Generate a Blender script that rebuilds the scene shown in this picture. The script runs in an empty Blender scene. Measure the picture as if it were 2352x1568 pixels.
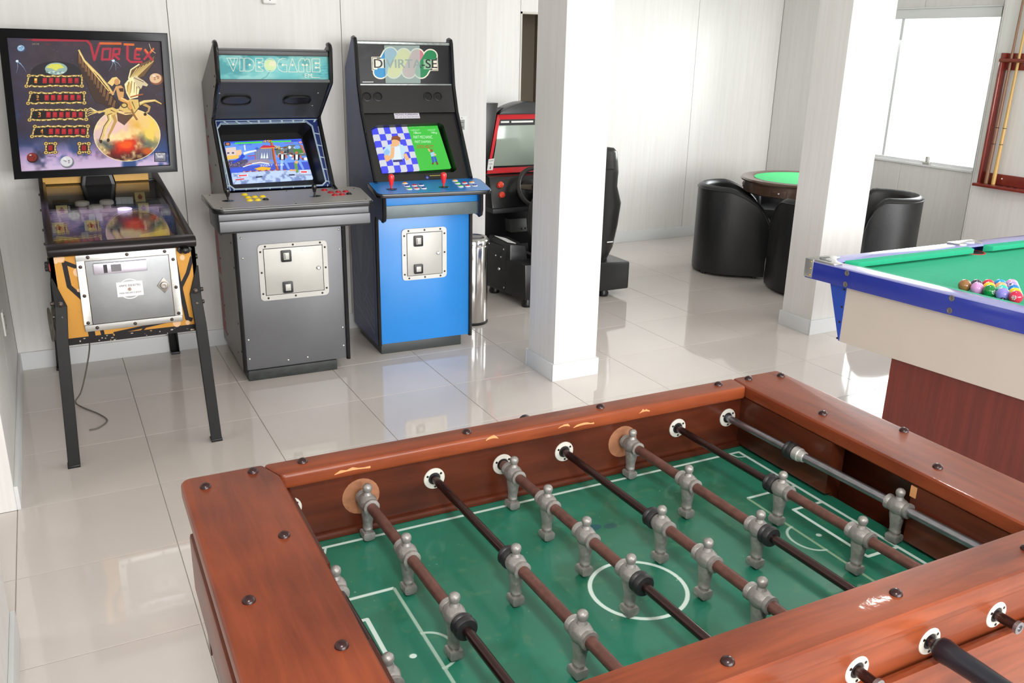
import bpy, bmesh, math, random
import numpy as np
from mathutils import Vector, Matrix
random.seed(4)
C = bpy.context.scene.collection
scene = bpy.context.scene
PI = math.pi

# ------------------------------------------------------------------ camera, sky, lamps, exposure
YAW, PITCH, ROLL = -0.4892, -0.3231, -0.0211
cam_data = bpy.data.cameras.new('camera')
cam_data.sensor_width = 36.0
cam_data.lens = 36.0 * 2009.3 / 2352
cam_data.clip_start = 0.05
cam = bpy.data.objects.new('camera', cam_data)
C.objects.link(cam)
MR = Matrix.Rotation(YAW, 3, 'Z') @ Matrix.Rotation(PITCH, 3, 'X') @ Matrix.Rotation(ROLL, 3, 'Y')
cam.rotation_euler = (MR @ Matrix.Rotation(PI / 2, 3, 'X')).to_euler()
cam.location = (0.2627, -4.9163, 1.6756)
scene.camera = cam

scene.view_settings.view_transform = 'Standard'
scene.view_settings.look = 'None'
scene.view_settings.gamma = 1.0
scene.view_settings.use_curve_mapping = False
scene.view_settings.exposure = 0.13
scene.cycles.use_denoising = True
scene.cycles.max_bounces = 8
scene.cycles.sample_clamp_indirect = 6.0

world = bpy.data.worlds.new('overcast_sky')
scene.world = world
world.use_nodes = True
bgn = world.node_tree.nodes['Background']
bgn.inputs[0].default_value = (0.94, 0.97, 1.0, 1)
bgn.inputs[1].default_value = 2.0


def area(name, loc, direction, sx, sy, power, col=(1, 1, 1), round_=False):
    d = bpy.data.lights.new(name, 'AREA')
    d.shape = 'ELLIPSE' if round_ else 'RECTANGLE'
    d.size, d.size_y = sx, sy
    d.energy = power
    d.color = col
    o = bpy.data.objects.new(name, d)
    C.objects.link(o)
    o.location = loc
    o.rotation_euler = Vector(direction).to_track_quat('-Z', 'Y').to_euler()
    return o


# daylight through the open shop front behind the photographer, the glazed front right side and the side window
area('daylight_front_opening', (2.8, -14.0, 2.8), (0, 1, -0.1), 11.0, 4.6, 1550, (1.0, 0.99, 0.975))
area('daylight_glazed_side', (6.95, -2.9, 1.35), (-1, 0, -0.05), 1.7, 2.1, 22, (1.0, 0.99, 0.975))
area('daylight_side_window', (6.75, 0.22, 1.42), (-1, 0.1, -0.5), 1.5, 1.05, 72, (0.96, 0.98, 1.0))
area('daylight_left_doorway', (-1.2, -1.92, 1.3), (1, 0, 0), 0.7, 1.8, 8, (1.0, 0.99, 0.98))
# the room's round ceiling lamp, then an added fill light above the camera
LAMP_AND_FILL = [(3.82, -2.44), (0.3, -5.2)]
for i, (lx, ly) in enumerate(LAMP_AND_FILL):
    area('ceiling_lamp_and_fill', (lx, ly, 2.64), (0, 0, -1), (0.18, 0.3)[i], (0.18, 0.3)[i], (9, 46)[i], (1, 0.98, 0.95), True)


# ------------------------------------------------------------------ helpers
def lin(c):
    return tuple(((v / 255) / 12.92 if v / 255 <= 0.04045 else ((v / 255 + 0.055) / 1.055) ** 2.4) for v in c[:3])


MATS = {}


def mat(name, col, rough=0.5, metal=0.0, spec=0.5, var=0.0, vscale=8.0, stretch=(1, 1, 1), bump=0.0, bscale=60.0, coat=0.0, col2=None, detail=4):
    if name in MATS:
        return MATS[name]
    m = bpy.data.materials.new(name)
    m.use_nodes = True
    nt = m.node_tree
    b = nt.nodes['Principled BSDF']
    b.inputs['Roughness'].default_value = rough
    b.inputs['Metallic'].default_value = metal
    b.inputs['Specular IOR Level'].default_value = spec
    b.inputs['Coat Weight'].default_value = coat
    b.inputs['Coat Roughness'].default_value = 0.08
    L = lin(col)
    b.inputs['Base Color'].default_value = (*L, 1)
    if var or col2 or bump:
        tc = nt.nodes.new('ShaderNodeTexCoord')
        mp = nt.nodes.new('ShaderNodeMapping')
        mp.inputs['Scale'].default_value = stretch
        nt.links.new(tc.outputs['Object'], mp.inputs[0])
    if var or col2:
        n = nt.nodes.new('ShaderNodeTexNoise')
        n.inputs['Scale'].default_value = vscale
        n.inputs['Detail'].default_value = detail
        n.inputs['Roughness'].default_value = 0.6
        nt.links.new(mp.outputs[0], n.inputs['Vector'])
        r = nt.nodes.new('ShaderNodeValToRGB')
        r.color_ramp.elements[0].position = 0.3
        r.color_ramp.elements[1].position = 0.7
        if col2:
            r.color_ramp.elements[0].color = (*lin(col2), 1)
            r.color_ramp.elements[1].color = (*L, 1)
        else:
            r.color_ramp.elements[0].color = (*[v * (1 - var) for v in L], 1)
            r.color_ramp.elements[1].color = (*[min(1, v * (1 + var)) for v in L], 1)
        nt.links.new(n.outputs['Fac'], r.inputs[0])
        nt.links.new(r.outputs[0], b.inputs['Base Color'])
    if bump:
        n2 = nt.nodes.new('ShaderNodeTexNoise')
        n2.inputs['Scale'].default_value = bscale
        n2.inputs['Detail'].default_value = 3
        nt.links.new(mp.outputs[0], n2.inputs['Vector'])
        bp = nt.nodes.new('ShaderNodeBump')
        bp.inputs['Strength'].default_value = bump
        bp.inputs['Distance'].default_value = 0.01
        nt.links.new(n2.outputs['Fac'], bp.inputs['Height'])
        nt.links.new(bp.outputs[0], b.inputs['Normal'])
    MATS[name] = m
    return m


def img_mat(name, img, rough=0.3, emit=0.0, coat=0.0, spec=0.5):
    m = bpy.data.materials.new(name)
    m.use_nodes = True
    nt = m.node_tree
    b = nt.nodes['Principled BSDF']
    t = nt.nodes.new('ShaderNodeTexImage')
    t.image = img
    t.extension = 'EXTEND'
    nt.links.new(t.outputs[0], b.inputs['Base Color'])
    b.inputs['Roughness'].default_value = rough
    b.inputs['Specular IOR Level'].default_value = spec
    b.inputs['Coat Weight'].default_value = coat
    if emit:
        nt.links.new(t.outputs[0], b.inputs['Emission Color'])
        b.inputs['Emission Strength'].default_value = emit
        b.inputs['Base Color'].default_value = (0, 0, 0, 1)
        for l in list(b.inputs['Base Color'].links):
            nt.links.remove(l)
        b.inputs['Base Color'].default_value = (0.01, 0.01, 0.01, 1)
    return m


def glass_mat(name, tint=(1, 1, 1), refl=0.06, rough=0.02):
    m = bpy.data.materials.new(name)
    m.use_nodes = True
    nt = m.node_tree
    nt.nodes.remove(nt.nodes['Principled BSDF'])
    out = nt.nodes['Material Output']
    tr = nt.nodes.new('ShaderNodeBsdfTransparent')
    tr.inputs[0].default_value = (*tint, 1)
    gl = nt.nodes.new('ShaderNodeBsdfGlossy')
    gl.inputs['Roughness'].default_value = rough
    mx = nt.nodes.new('ShaderNodeMixShader')
    fr = nt.nodes.new('ShaderNodeFresnel')
    fr.inputs[0].default_value = 1.45
    mth = nt.nodes.new('ShaderNodeMath')
    mth.operation = 'MULTIPLY'
    mth.inputs[1].default_value = refl
    nt.links.new(fr.outputs[0], mth.inputs[0])
    nt.links.new(mth.outputs[0], mx.inputs[0])
    nt.links.new(tr.outputs[0], mx.inputs[1])
    nt.links.new(gl.outputs[0], mx.inputs[2])
    nt.links.new(mx.outputs[0], out.inputs['Surface'])
    return m


def thing(name, label, cat, loc=(0, 0, 0), rot=0.0, group=None):
    o = bpy.data.objects.new(name, None)
    C.objects.link(o)
    o.empty_display_size = 0.05
    o.location = loc
    o.rotation_euler = (0, 0, rot)
    o['label'] = label
    o['category'] = cat
    if group:
        o['group'] = group
    return o


class G:
    """collects shapes in one bmesh; built as ONE mesh object; off = origin subtracted from every vertex"""

    def __init__(s, off=(0, 0, 0)):
        s.bm = bmesh.new()
        s.off = Vector(off)

    def v(s, p):
        return s.bm.verts.new(Vector(p) - s.off)

    def face(s, ps):
        try:
            return s.bm.faces.new([s.v(p) for p in ps])
        except ValueError:
            return None

    def box(s, x0, x1, y0, y1, z0, z1):
        return s.hexa([(x0, y0, z0), (x1, y0, z0), (x1, y1, z0), (x0, y1, z0), (x0, y0, z1), (x1, y0, z1), (x1, y1, z1), (x0, y1, z1)])

    def hexa(s, p):
        vs = [s.v(q) for q in p]
        for f in ((0, 3, 2, 1), (4, 5, 6, 7), (0, 1, 5, 4), (1, 2, 6, 5), (2, 3, 7, 6), (3, 0, 4, 7)):
            s.bm.faces.new([vs[i] for i in f])
        return s

    def prism(s, pts, axis, lo, hi):
        def P(a, b, t):
            return {'x': (t, a, b), 'y': (a, t, b), 'z': (a, b, t)}[axis]
        A = [s.v(P(a, b, lo)) for a, b in pts]
        B = [s.v(P(a, b, hi)) for a, b in pts]
        n = len(pts)
        s.bm.faces.new(A)
        s.bm.faces.new(B[::-1])
        for i in range(n):
            j = (i + 1) % n
            s.bm.faces.new([A[j], A[i], B[i], B[j]])
        return s

    def loft(s, rings, close=True, cap=True):
        R = [[s.v(p) for p in r] for r in rings]
        n = len(R[0])
        for a, b in zip(R, R[1:]):
            for i in range(n if close else n - 1):
                j = (i + 1) % n
                s.bm.faces.new([a[i], a[j], b[j], b[i]])
        if cap and close:
            s.bm.faces.new(R[0][::-1])
            s.bm.faces.new(R[-1])
        return s

    def tube(s, path, r, n=10, cap=True):
        path = [Vector(p) for p in path]
        rs = r if isinstance(r, (list, tuple)) else [r] * len(path)
        rings = []
        up = None
        for i, p in enumerate(path):
            t = (path[min(i + 1, len(path) - 1)] - path[max(i - 1, 0)]).normalized()
            if up is None:
                up = t.orthogonal().normalized()
            up = (up - t * up.dot(t)).normalized()
            sd = t.cross(up)
            rings.append([p + (up * math.cos(2 * PI * k / n) + sd * math.sin(2 * PI * k / n)) * rs[i] for k in range(n)])
        return s.loft(rings, True, cap)

    def lathe(s, prof, o=(0, 0, 0), axis=(0, 0, 1), n=20, sx=1.0, sy=1.0):
        ax = Vector(axis).normalized()
        if abs(ax.z) > 0.99:
            e1 = Vector((1, 0, 0))
        else:
            e1 = Vector((0, 0, 1)).cross(ax).normalized()
        e2 = ax.cross(e1)
        o = Vector(o)
        rings = [[o + ax * h + (e1 * math.cos(2 * PI * k / n) * sx + e2 * math.sin(2 * PI * k / n) * sy) * max(r, 1e-5) for k in range(n)] for r, h in prof]
        return s.loft(rings)

    def sphere(s, c, r, n=14, m=9, sz=1.0):
        prof = [(r * math.sin(PI * i / m), -r * sz * math.cos(PI * i / m)) for i in range(m + 1)]
        return s.lathe(prof, c, (0, 0, 1), n)

    def done(s, name, m, parent=None, bevel=0.0, smooth=False, seg=2, kind=None, label=None, angle=35):
        bm = s.bm
        bmesh.ops.remove_doubles(bm, verts=bm.verts, dist=1e-6)
        bmesh.ops.recalc_face_normals(bm, faces=bm.faces)
        if bevel:
            ed = [e for e in bm.edges if len(e.link_faces) == 2 and e.calc_face_angle(0) > math.radians(30)]
            try:
                bmesh.ops.bevel(bm, geom=ed, offset=bevel, segments=seg, affect='EDGES', profile=0.6, clamp_overlap=True)
            except Exception:
                pass
        me = bpy.data.meshes.new(name)
        bm.to_mesh(me)
        bm.free()
        if smooth or bevel:
            me.polygons.foreach_set('use_smooth', [True] * len(me.polygons))
            me.set_sharp_from_angle(angle=math.radians(angle))
        me.materials.append(m)
        o = bpy.data.objects.new(name, me)
        C.objects.link(o)
        if parent:
            o.parent = parent
        if kind:
            o['kind'] = kind
        if label:
            o['label'] = label
        return o


def copy_of(o, parent, loc=None, rot=None):
    c = o.copy()
    C.objects.link(c)
    c.parent = parent
    if loc is not None:
        c.location = loc
    if rot is not None:
        c.rotation_euler = rot
    return c


def copy_tree(o, parent=None):
    c = o.copy()
    C.objects.link(c)
    c.parent = parent
    for ch in list(o.children):
        copy_tree(ch, c)
    return c


def plate(name, p4, m, parent=None, t=0.003, off=(0, 0, 0), bulge=0.0, n=1, label=None):
    """flat printed plate: corners TL TR BR BL seen from the front, thickness t behind, uv 0..1"""
    P = [Vector(p) - Vector(off) for p in p4]
    nrm = (P[3] - P[0]).cross(P[1] - P[0]).normalized()
    bm = bmesh.new()
    uvl = bm.loops.layers.uv.new('UVMap')
    grid = []
    for j in range(n + 1):
        row = []
        for i in range(n + 1):
            u, w = i / n, j / n
            p = (P[0] * (1 - u) + P[1] * u) * (1 - w) + (P[3] * (1 - u) + P[2] * u) * w
            p = p + nrm * bulge * (1 - (2 * u - 1) ** 2) * (1 - (2 * w - 1) ** 2)
            row.append((bm.verts.new(p), (u, 1 - w)))
        grid.append(row)

    def mk(vs):
        f = bm.faces.new([v for v, _ in vs])
        for l, (_, uv) in zip(f.loops, vs):
            l[uvl].uv = uv
        f.smooth = bulge > 0
    for j in range(n):
        for i in range(n):
            mk([grid[j][i], grid[j + 1][i], grid[j + 1][i + 1], grid[j][i + 1]])
    back = [(bm.verts.new(P[k] - nrm * t), uv) for k, uv in enumerate(((0, 1), (1, 1), (1, 0), (0, 0)))]
    mk(back)
    if n == 1:
        fr = [grid[0][0], grid[0][1], grid[1][1], grid[1][0]]
        for k in range(4):
            mk([fr[k], fr[(k + 1) % 4], back[(k + 1) % 4], back[k]])
    me = bpy.data.meshes.new(name)
    bm.to_mesh(me)
    bm.free()
    me.materials.append(m)
    o = bpy.data.objects.new(name, me)
    C.objects.link(o)
    if parent:
        o.parent = parent
    if label:
        o['label'] = label
    return o


# ------------------------------------------------------------------ flat print: a small painter for posters, screens and signs
TEXT_CACHE = {}


def text_tris(s):
    if s in TEXT_CACHE:
        return TEXT_CACHE[s]
    cu = bpy.data.curves.new('lettering', 'FONT')
    cu.body = s
    ob = bpy.data.objects.new('lettering', cu)
    C.objects.link(ob)
    dg = bpy.context.evaluated_depsgraph_get()
    me = bpy.data.meshes.new_from_object(ob.evaluated_get(dg))
    me.calc_loop_triangles()
    V = np.array([v.co[:2] for v in me.vertices]) if len(me.vertices) else np.zeros((0, 2))
    T = [tuple(t.vertices) for t in me.loop_triangles]
    bpy.data.objects.remove(ob)
    bpy.data.curves.remove(cu)
    bpy.data.meshes.remove(me)
    TEXT_CACHE[s] = (V, T)
    return V, T


class Canvas:
    def __init__(s, w, h, quad=None, bg=(0, 0, 0), ss=2):
        s.w, s.h, s.ss = w, h, ss
        s.W, s.H = w * ss, h * ss
        s.a = np.zeros((s.H, s.W, 3), np.float32) + np.array(bg, np.float32) / 255
        if quad is None:
            quad = [(0, 0), (w, 0), (w, h), (0, h)]
        dst = [(0, 0), (s.W, 0), (s.W, s.H), (0, s.H)]
        A, B = [], []
        for (x, y), (X, Y) in zip(quad, dst):
            A += [[x, y, 1, 0, 0, 0, -X * x, -X * y], [0, 0, 0, x, y, 1, -Y * x, -Y * y]]
            B += [X, Y]
        s.Hm = np.append(np.linalg.solve(np.array(A, float), np.array(B, float)), 1).reshape(3, 3)

    def m(s, pts):
        p = np.asarray(pts, float)
        q = np.c_[p, np.ones(len(p))] @ s.Hm.T
        return q[:, :2] / q[:, 2:]

    def mask(s, pts):
        p = s.m(pts)
        return s._mask(p)

    def _mask(s, p):
        x0, y0 = np.floor(p.min(0)).astype(int)
        x1, y1 = np.ceil(p.max(0)).astype(int) + 1
        x0, y0 = max(x0, 0), max(y0, 0)
        x1, y1 = min(x1, s.W), min(y1, s.H)
        if x1 <= x0 or y1 <= y0:
            return None
        X = np.arange(x0, x1) + 0.5
        Y = (np.arange(y0, y1) + 0.5)[:, None]
        ins = np.zeros((y1 - y0, x1 - x0), bool)
        n = len(p)
        for i in range(n):
            ax, ay = p[i]
            bx, by = p[(i + 1) % n]
            if ay == by:
                continue
            c = ((ay > Y) != (by > Y))
            xi = (bx - ax) * (Y - ay) / (by - ay) + ax
            ins ^= c & (X < xi)
        return x0, y0, x1, y1, ins

    def fill(s, mk, col, alpha=1.0):
        if mk is None:
            return
        x0, y0, x1, y1, ins = mk
        r = s.a[y0:y1, x0:x1]
        if isinstance(col, np.ndarray) and col.ndim == 3:
            cc = col[y0:y1, x0:x1][ins]
        else:
            cc = np.array(col, np.float32) / 255
        r[ins] = r[ins] * (1 - alpha) + cc * alpha

    def poly(s, pts, col, alpha=1.0):
        s.fill(s.mask(pts), col, alpha)

    def ell(s, cx, cy, rx, ry, col, alpha=1.0, rot=0.0, n=40):
        t = np.linspace(0, 2 * PI, n, endpoint=False)
        x, y = rx * np.cos(t), ry * np.sin(t)
        c, d = math.cos(rot), math.sin(rot)
        s.poly(np.c_[cx + x * c - y * d, cy + x * d + y * c], col, alpha)

    def line(s, pts, w, col, alpha=1.0, close=False, w2=None):
        pts = [np.array(p, float) for p in pts]
        if close:
            pts = pts + [pts[0]]
        n = len(pts)
        for i, (a, b) in enumerate(zip(pts, pts[1:])):
            d = b - a
            L = np.hypot(*d)
            if L == 0:
                continue
            nn = np.array([-d[1], d[0]]) / L / 2
            wa = w if w2 is None else w + (w2 - w) * i / (n - 1)
            wb = w if w2 is None else w + (w2 - w) * (i + 1) / (n - 1)
            s.poly([a + nn * wa, b + nn * wb, b - nn * wb, a - nn * wa], col, alpha)
            if alpha == 1.0 and i:
                s.ell(a[0], a[1], wa / 2, wa / 2, col, n=10)

    def rect(s, x0, y0, x1, y1, col, alpha=1.0):
        s.poly([(x0, y0), (x1, y0), (x1, y1), (x0, y1)], col, alpha)

    def text(s, t, x0, y0, x1, y1, col, alpha=1.0, slope=0.0):
        V, T = text_tris(t)
        if not T:
            return
        lo, hi = V.min(0), V.max(0)
        sc = (np.array([x1 - x0, y1 - y0])) / (hi - lo)
        P = np.c_[x0 + (V[:, 0] - lo[0]) * sc[0], y1 - (V[:, 1] - lo[1]) * sc[1]]
        P[:, 1] += slope * (P[:, 0] - x0)
        P = s.m(P)
        for a, b, c in T:
            s.fill(s._mask(P[[a, b, c]]), col, alpha)

    def noise(s, cells, seed, octs=3):
        rng = np.random.default_rng(seed)
        out = np.zeros((s.H, s.W), np.float32)
        amp, tot = 1.0, 0
        for o in range(octs):
            cx, cy = cells[0] * 2 ** o, cells[1] * 2 ** o
            g = rng.random((cy + 2, cx + 2)).astype(np.float32)
            xs = np.linspace(0, cx, s.W, endpoint=False)
            ys = np.linspace(0, cy, s.H, endpoint=False)
            xi, yi = xs.astype(int), ys.astype(int)
            fx = (xs - xi)
            fy = (ys - yi)[:, None]
            fx, fy = fx * fx * (3 - 2 * fx), fy * fy * (3 - 2 * fy)
            a = g[yi][:, xi] * (1 - fx) + g[yi][:, xi + 1] * fx
            b = g[yi + 1][:, xi] * (1 - fx) + g[yi + 1][:, xi + 1] * fx
            out += amp * (a * (1 - fy) + b * fy)
            tot += amp
            amp *= 0.55
        return out / tot

    def blend(s, mask, col):
        mk = np.clip(mask, 0, 1)[..., None]
        s.a[:] = s.a * (1 - mk) + np.array(col, np.float32) / 255 * mk

    def grid(s):
        X, Y = np.meshgrid((np.arange(s.W) + 0.5) / s.W, (np.arange(s.H) + 0.5) / s.H)
        return X, Y

    def image(s, name):
        a = s.a.reshape(s.h, s.ss, s.w, s.ss, 3).mean((1, 3))
        img = bpy.data.images.new(name, s.w, s.h)
        px = np.ones((s.h, s.w, 4), np.float32)
        px[..., :3] = np.clip(a[::-1], 0, 1)
        img.pixels.foreach_set(px.ravel())
        img.pack()
        return img


def smooth_path(pts, n=6):
    P = [Vector(p) for p in pts]
    P = [P[0] * 2 - P[1]] + P + [P[-1] * 2 - P[-2]]
    out = []
    for i in range(1, len(P) - 2):
        a, b, c_, d = P[i - 1:i + 3]
        for k in range(n):
            t = k / n
            out.append(.5 * ((2 * b) + (c_ - a) * t + (2 * a - 5 * b + 4 * c_ - d) * t * t + (3 * b - a - 3 * c_ + d) * t ** 3))
    return out + [P[-2]]


# ------------------------------------------------------------------ shared materials
def wall_mat(name, c1, c2):
    m = bpy.data.materials.new(name)
    m.use_nodes = True
    nt = m.node_tree
    b = nt.nodes['Principled BSDF']
    b.inputs['Roughness'].default_value = 0.38
    b.inputs['Specular IOR Level'].default_value = 0.35
    tc = nt.nodes.new('ShaderNodeTexCoord')
    mp = nt.nodes.new('ShaderNodeMapping')
    mp.inputs['Scale'].default_value = (22, 22, 0.9)
    nt.links.new(tc.outputs['Object'], mp.inputs[0])
    n = nt.nodes.new('ShaderNodeTexNoise')
    n.inputs['Scale'].default_value = 1.6
    n.inputs['Detail'].default_value = 6
    n.inputs['Roughness'].default_value = 0.65
    n.inputs['Distortion'].default_value = 0.3
    nt.links.new(mp.outputs[0], n.inputs['Vector'])
    r = nt.nodes.new('ShaderNodeValToRGB')
    r.color_ramp.elements[0].position = 0.3
    r.color_ramp.elements[1].position = 0.62
    r.color_ramp.elements[0].color = (*lin(c1), 1)
    r.color_ramp.elements[1].color = (*lin(c2), 1)
    nt.links.new(n.outputs['Fac'], r.inputs[0])
    nt.links.new(r.outputs[0], b.inputs['Base Color'])
    return m


M_WALL = wall_mat('pale_wood_panelling', (223, 220, 216), (230, 228, 225))
M_BASE = mat('white_skirting_board', (222, 224, 224), 0.35)
M_TILE = mat('beige_porcelain_tile', (216, 207, 200), 0.05, spec=0.6, var=0.03, vscale=1.5)
M_GROUT = mat('pale_grout', (196, 190, 182), 0.7)
M_SEAM = mat('dark_joint', (120, 116, 110), 0.8)
M_BLACK = mat('black_satin_plastic', (16, 16, 18), 0.35)
M_BLACKG = mat('black_gloss_edging', (18, 18, 20), 0.2)
M_STEEL = mat('brushed_steel', (190, 190, 186), 0.32, 1.0, var=0.06, vscale=4, stretch=(1, 1, 30))
M_STEELW = mat('pale_painted_steel', (192, 190, 184), .4, .25, var=0.04, vscale=5)
M_CHROME = mat('chrome', (215, 215, 215), 0.08, 1.0)
M_BOLT = mat('dark_bolt_steel', (70, 62, 58), 0.35, 0.9)
M_WHITEP = mat('white_plastic', (232, 232, 228), 0.35)
M_CEIL = mat('white_ceiling', (238, 237, 234), 0.8)
M_GLASS = glass_mat('clear_glass', (0.99, 1, 0.995), 1.0)

# ------------------------------------------------------------------ the room
XR, XS, YB, YF, YEND, HC = 6.55, 6.45, 0.15, 1.64, -6.6, 2.7
XC = 2.745


def struct(o):
    o['kind'] = 'structure'
    return o


g = G()
g.box(-1.6, 6.7, -8.5, 3.2, -0.12, -0.004)
floor = struct(g.done('floor', M_GROUT))
tile_cache = {}


def tile(x0, x1, y0, y1):
    w, d = round(x1 - x0, 3), round(y1 - y0, 3)
    k = (w, d)
    if k not in tile_cache:
        g = G()
        g.box(-w / 2 + .0013, w / 2 - .0013, -d / 2 + .0013, d / 2 - .0013, -.008, 0)
        o = g.done('tile', M_TILE, floor, bevel=.0008, seg=1)
        tile_cache[k] = o
    else:
        o = copy_of(tile_cache[k], floor)
    o.location = ((x0 + x1) / 2, (y0 + y1) / 2, 0)


for i in range(-1, 14):
    for j in range(-4, 12):
        x0, x1, y1, y0 = i * .5, i * .5 + .5, -j * .5, -j * .5 - .5
        x1 = min(x1, XR)
        if y0 >= YF or x0 >= XR:
            continue
        y1 = min(y1, YF)
        if x0 < XC and y1 > YB:
            if y0 >= YB:
                if x1 <= XC:
                    continue
                x0 = XC
            elif x1 <= XC:
                y1 = YB
        if x0 < -.01 and y1 > -1.4:
            continue
        if y1 - y0 > .01 and x1 - x0 > .01:
            tile(x0, x1, y0, y1)

g = G()
g.box(-1.6, 6.7, YEND - .3, 3.2, HC, HC + .1)
struct(g.done('ceiling', M_CEIL))


def wall(name, boxes):
    g = G()
    for b in boxes:
        g.box(*b)
    return struct(g.done(name, M_SEAM))


def panels(w, axis, face, sgn, spans):
    """spans: (a0, a1, z0, z1) along the wall; panel 8 mm thick standing proud of the wall core towards the room (sgn)"""
    for a0, a1, z0, z1 in spans:
        g = G()
        lo, hi = sorted((face, face - sgn * .008))
        if axis == 'x':
            g.box(a0 + .0015, a1 - .0015, lo, hi, z0, z1)
        else:
            g.box(lo, hi, a0 + .0015, a1 - .0015, z0, z1)
        g.done('panel', M_WALL, w, bevel=.001, seg=1)


w = wall('wall_back', [(-.1, XC - .008, YB + .008, YB + .1, 0, HC)])
panels(w, 'x', YB, -1, [(0, .917, 0, HC), (.917, 1.831, 0, HC), (1.831, XC, 0, HC)])
w = wall('wall_recess', [(XC - .1, XC - .008, YB + .1, YF + .1, 0, HC)])
panels(w, 'y', XC, 1, [(YB + .008, YF, 0, HC)])
DZ = 1.955
w = wall('wall_far', [(XC, 3.77, YF + .008, YF + .12, 0, HC), (3.77, 4.6, YF + .008, YF + .12, DZ, HC), (4.6, XR + .1, YF + .008, YF + .12, 0, HC)])
panels(w, 'x', YF, -1, [(XC, 3.77, 0, HC), (3.77, 4.6, DZ, HC), (4.6, 5.56, 0, HC), (5.56, XR, 0, HC)])
M_CORR = mat('taupe_corridor_paint', (140, 128, 110), 0.6)
g = G()
g.box(3.3, 5.1, 2.9, 3.0, 0, HC)
g.box(3.3, 3.77, YF + .13, 2.9, 0, HC)
g.box(4.6, 5.1, YF + .13, 2.9, 0, HC)
struct(g.done('wall_corridor', M_CORR))
# the doorway's own lining
g = G()
g.box(3.77, 3.785, YF - .002, YF + .13, 0, DZ)
g.box(4.585, 4.6, YF - .002, YF + .13, 0, DZ)
g.box(3.77, 4.6, YF - .002, YF + .13, DZ - .015, DZ)
struct(g.done('trim_1', mat('pale_door_lining', (205, 200, 190), .5)))

w = wall('wall_left', [(-.12, -.008, -1.492, YB, 0, HC), (-.12, -.008, YEND, -2.348, 0, HC), (-.12, -.008, -2.348, -1.492, 2.15, HC)])
panels(w, 'y', 0, 1, [(-.72, YB, 0, HC), (-1.5, -.72, 0, HC), (-3.25, -2.34, 0, HC), (-4.2, -3.25, 0, HC), (YEND, -4.2, 0, HC)])
panels(w, 'x', -1.5, -1, [(-.12, 0, 0, HC)])
panels(w, 'x', -2.34, 1, [(-.12, 0, 0, HC)])
g = G()
g.box(-1.6, -1.5, YEND, YB, 0, HC)
g.box(-1.5, -.13, -.95, -.85, 0, HC)
struct(g.done('wall_hallway', mat('hallway_paint', (214, 211, 205), .6)))

WY0, WY1, WZ0, WZ1 = -.565, 1.05, .845, 2.035
w = wall('wall_right', [(XR + .008, XR + .14, WY1, YF, 0, HC), (XR + .008, XR + .14, -.66, WY0, 0, HC), (XR + .008, XR + .14, WY0, WY1, 0, WZ0), (XR + .008, XR + .14, WY0, WY1, WZ1, HC)])
panels(w, 'y', XR, -1, [(WY1, YF, 0, HC), (-.66, WY0, 0, HC), (.09, WY1, 0, WZ0), (WY0, .09, 0, WZ0), (.10, WY1, WZ1, HC), (WY0, .10, WZ1, HC)])
w = wall('wall_right_pier', [(XS + .008, XS + .24, -2.0, -.648, 0, HC), (XS + .008, XS + .24, -3.8, -2.0, 0, .25), (XS + .008, XS + .24, -3.8, -2.0, 2.45, HC), (XS + .008, XS + .24, YEND, -3.8, 0, HC)])
panels(w, 'x', -.64, 1, [(XS - .0015, XS + .24, 0, HC)])
panels(w, 'y', XS, -1, [(-1.4, -.6485, 0, HC), (-2.0, -1.4, 0, HC), (-3.8, -2.0, 0, .25), (-3.8, -2.0, 2.45, HC), (-5.2, -3.8, 0, HC), (YEND, -5.2, 0, HC)])
g = G()
g.box(-.1, .06, YEND - .15, YEND, 0, HC)
g.box(.06, XR, YEND - .15, YEND, 2.45, HC)
struct(g.done('wall_front', M_WALL))

# window with two sliding panes
M_ALU = mat('white_aluminium', (226, 226, 226), .35)
win = bpy.data.objects.new('window_1', None)
C.objects.link(win)
win['kind'] = 'structure'
win['label'] = 'bright sliding window in the wall behind the card table'
g = G()
g.box(XR - .012, XR + .06, WY0, WY1, 1.965, WZ1)
g.done('window_track_box', M_ALU, win, bevel=.004)
g = G()
g.box(XR - .025, XR + .07, WY0 - .01, WY1 + .01, WZ1, WZ1 + .012)
g.done('window_head_strip', M_ALU, win, bevel=.003)
g = G()
g.box(XR - .02, XR + .07, WY0, WY1, WZ0 - .005, WZ0 + .012)
g.box(XR + .005, XR + .06, WY0, WY1, WZ0 + .012, WZ0 + .035)
g.done('window_sill', M_ALU, win, bevel=.002)
g = G()
g.box(XR - .002, XR + .06, WY0, WY0 + .004, WZ0, WZ1)
g.done('window_jamb', M_ALU, win)
g = G()
g.box(XR - .002, XR + .06, WY1 - .012, WY1, WZ0, WZ1)
g.done('window_jamb', M_ALU, win)
g = G()
g.box(XR + .02, XR + .028, WY0 + .012, .31, WZ0 + .03, 1.967)
g.done('pane', M_GLASS, win)
g = G()
g.box(XR + .036, XR + .044, .29, WY1 - .012, WZ0 + .03, 1.967)
g.done('pane', M_GLASS, win)
g = G()
g.box(XR + .016, XR + .02, .285, .31, WZ0 + .03, 1.967)
g.done('pane_edge', mat('pane_edge_seal', (225, 226, 226), .4), win)
g = G()
g.tube([(XR, -.155, WZ0 + .02), (XR, -.155, WZ0 + .075)], .018, 12)
g.box(XR - .02, XR + .02, -.185, -.125, WZ0 + .01, WZ0 + .03)
g.done('window_lock', M_STEELW, win, bevel=.002)


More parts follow.
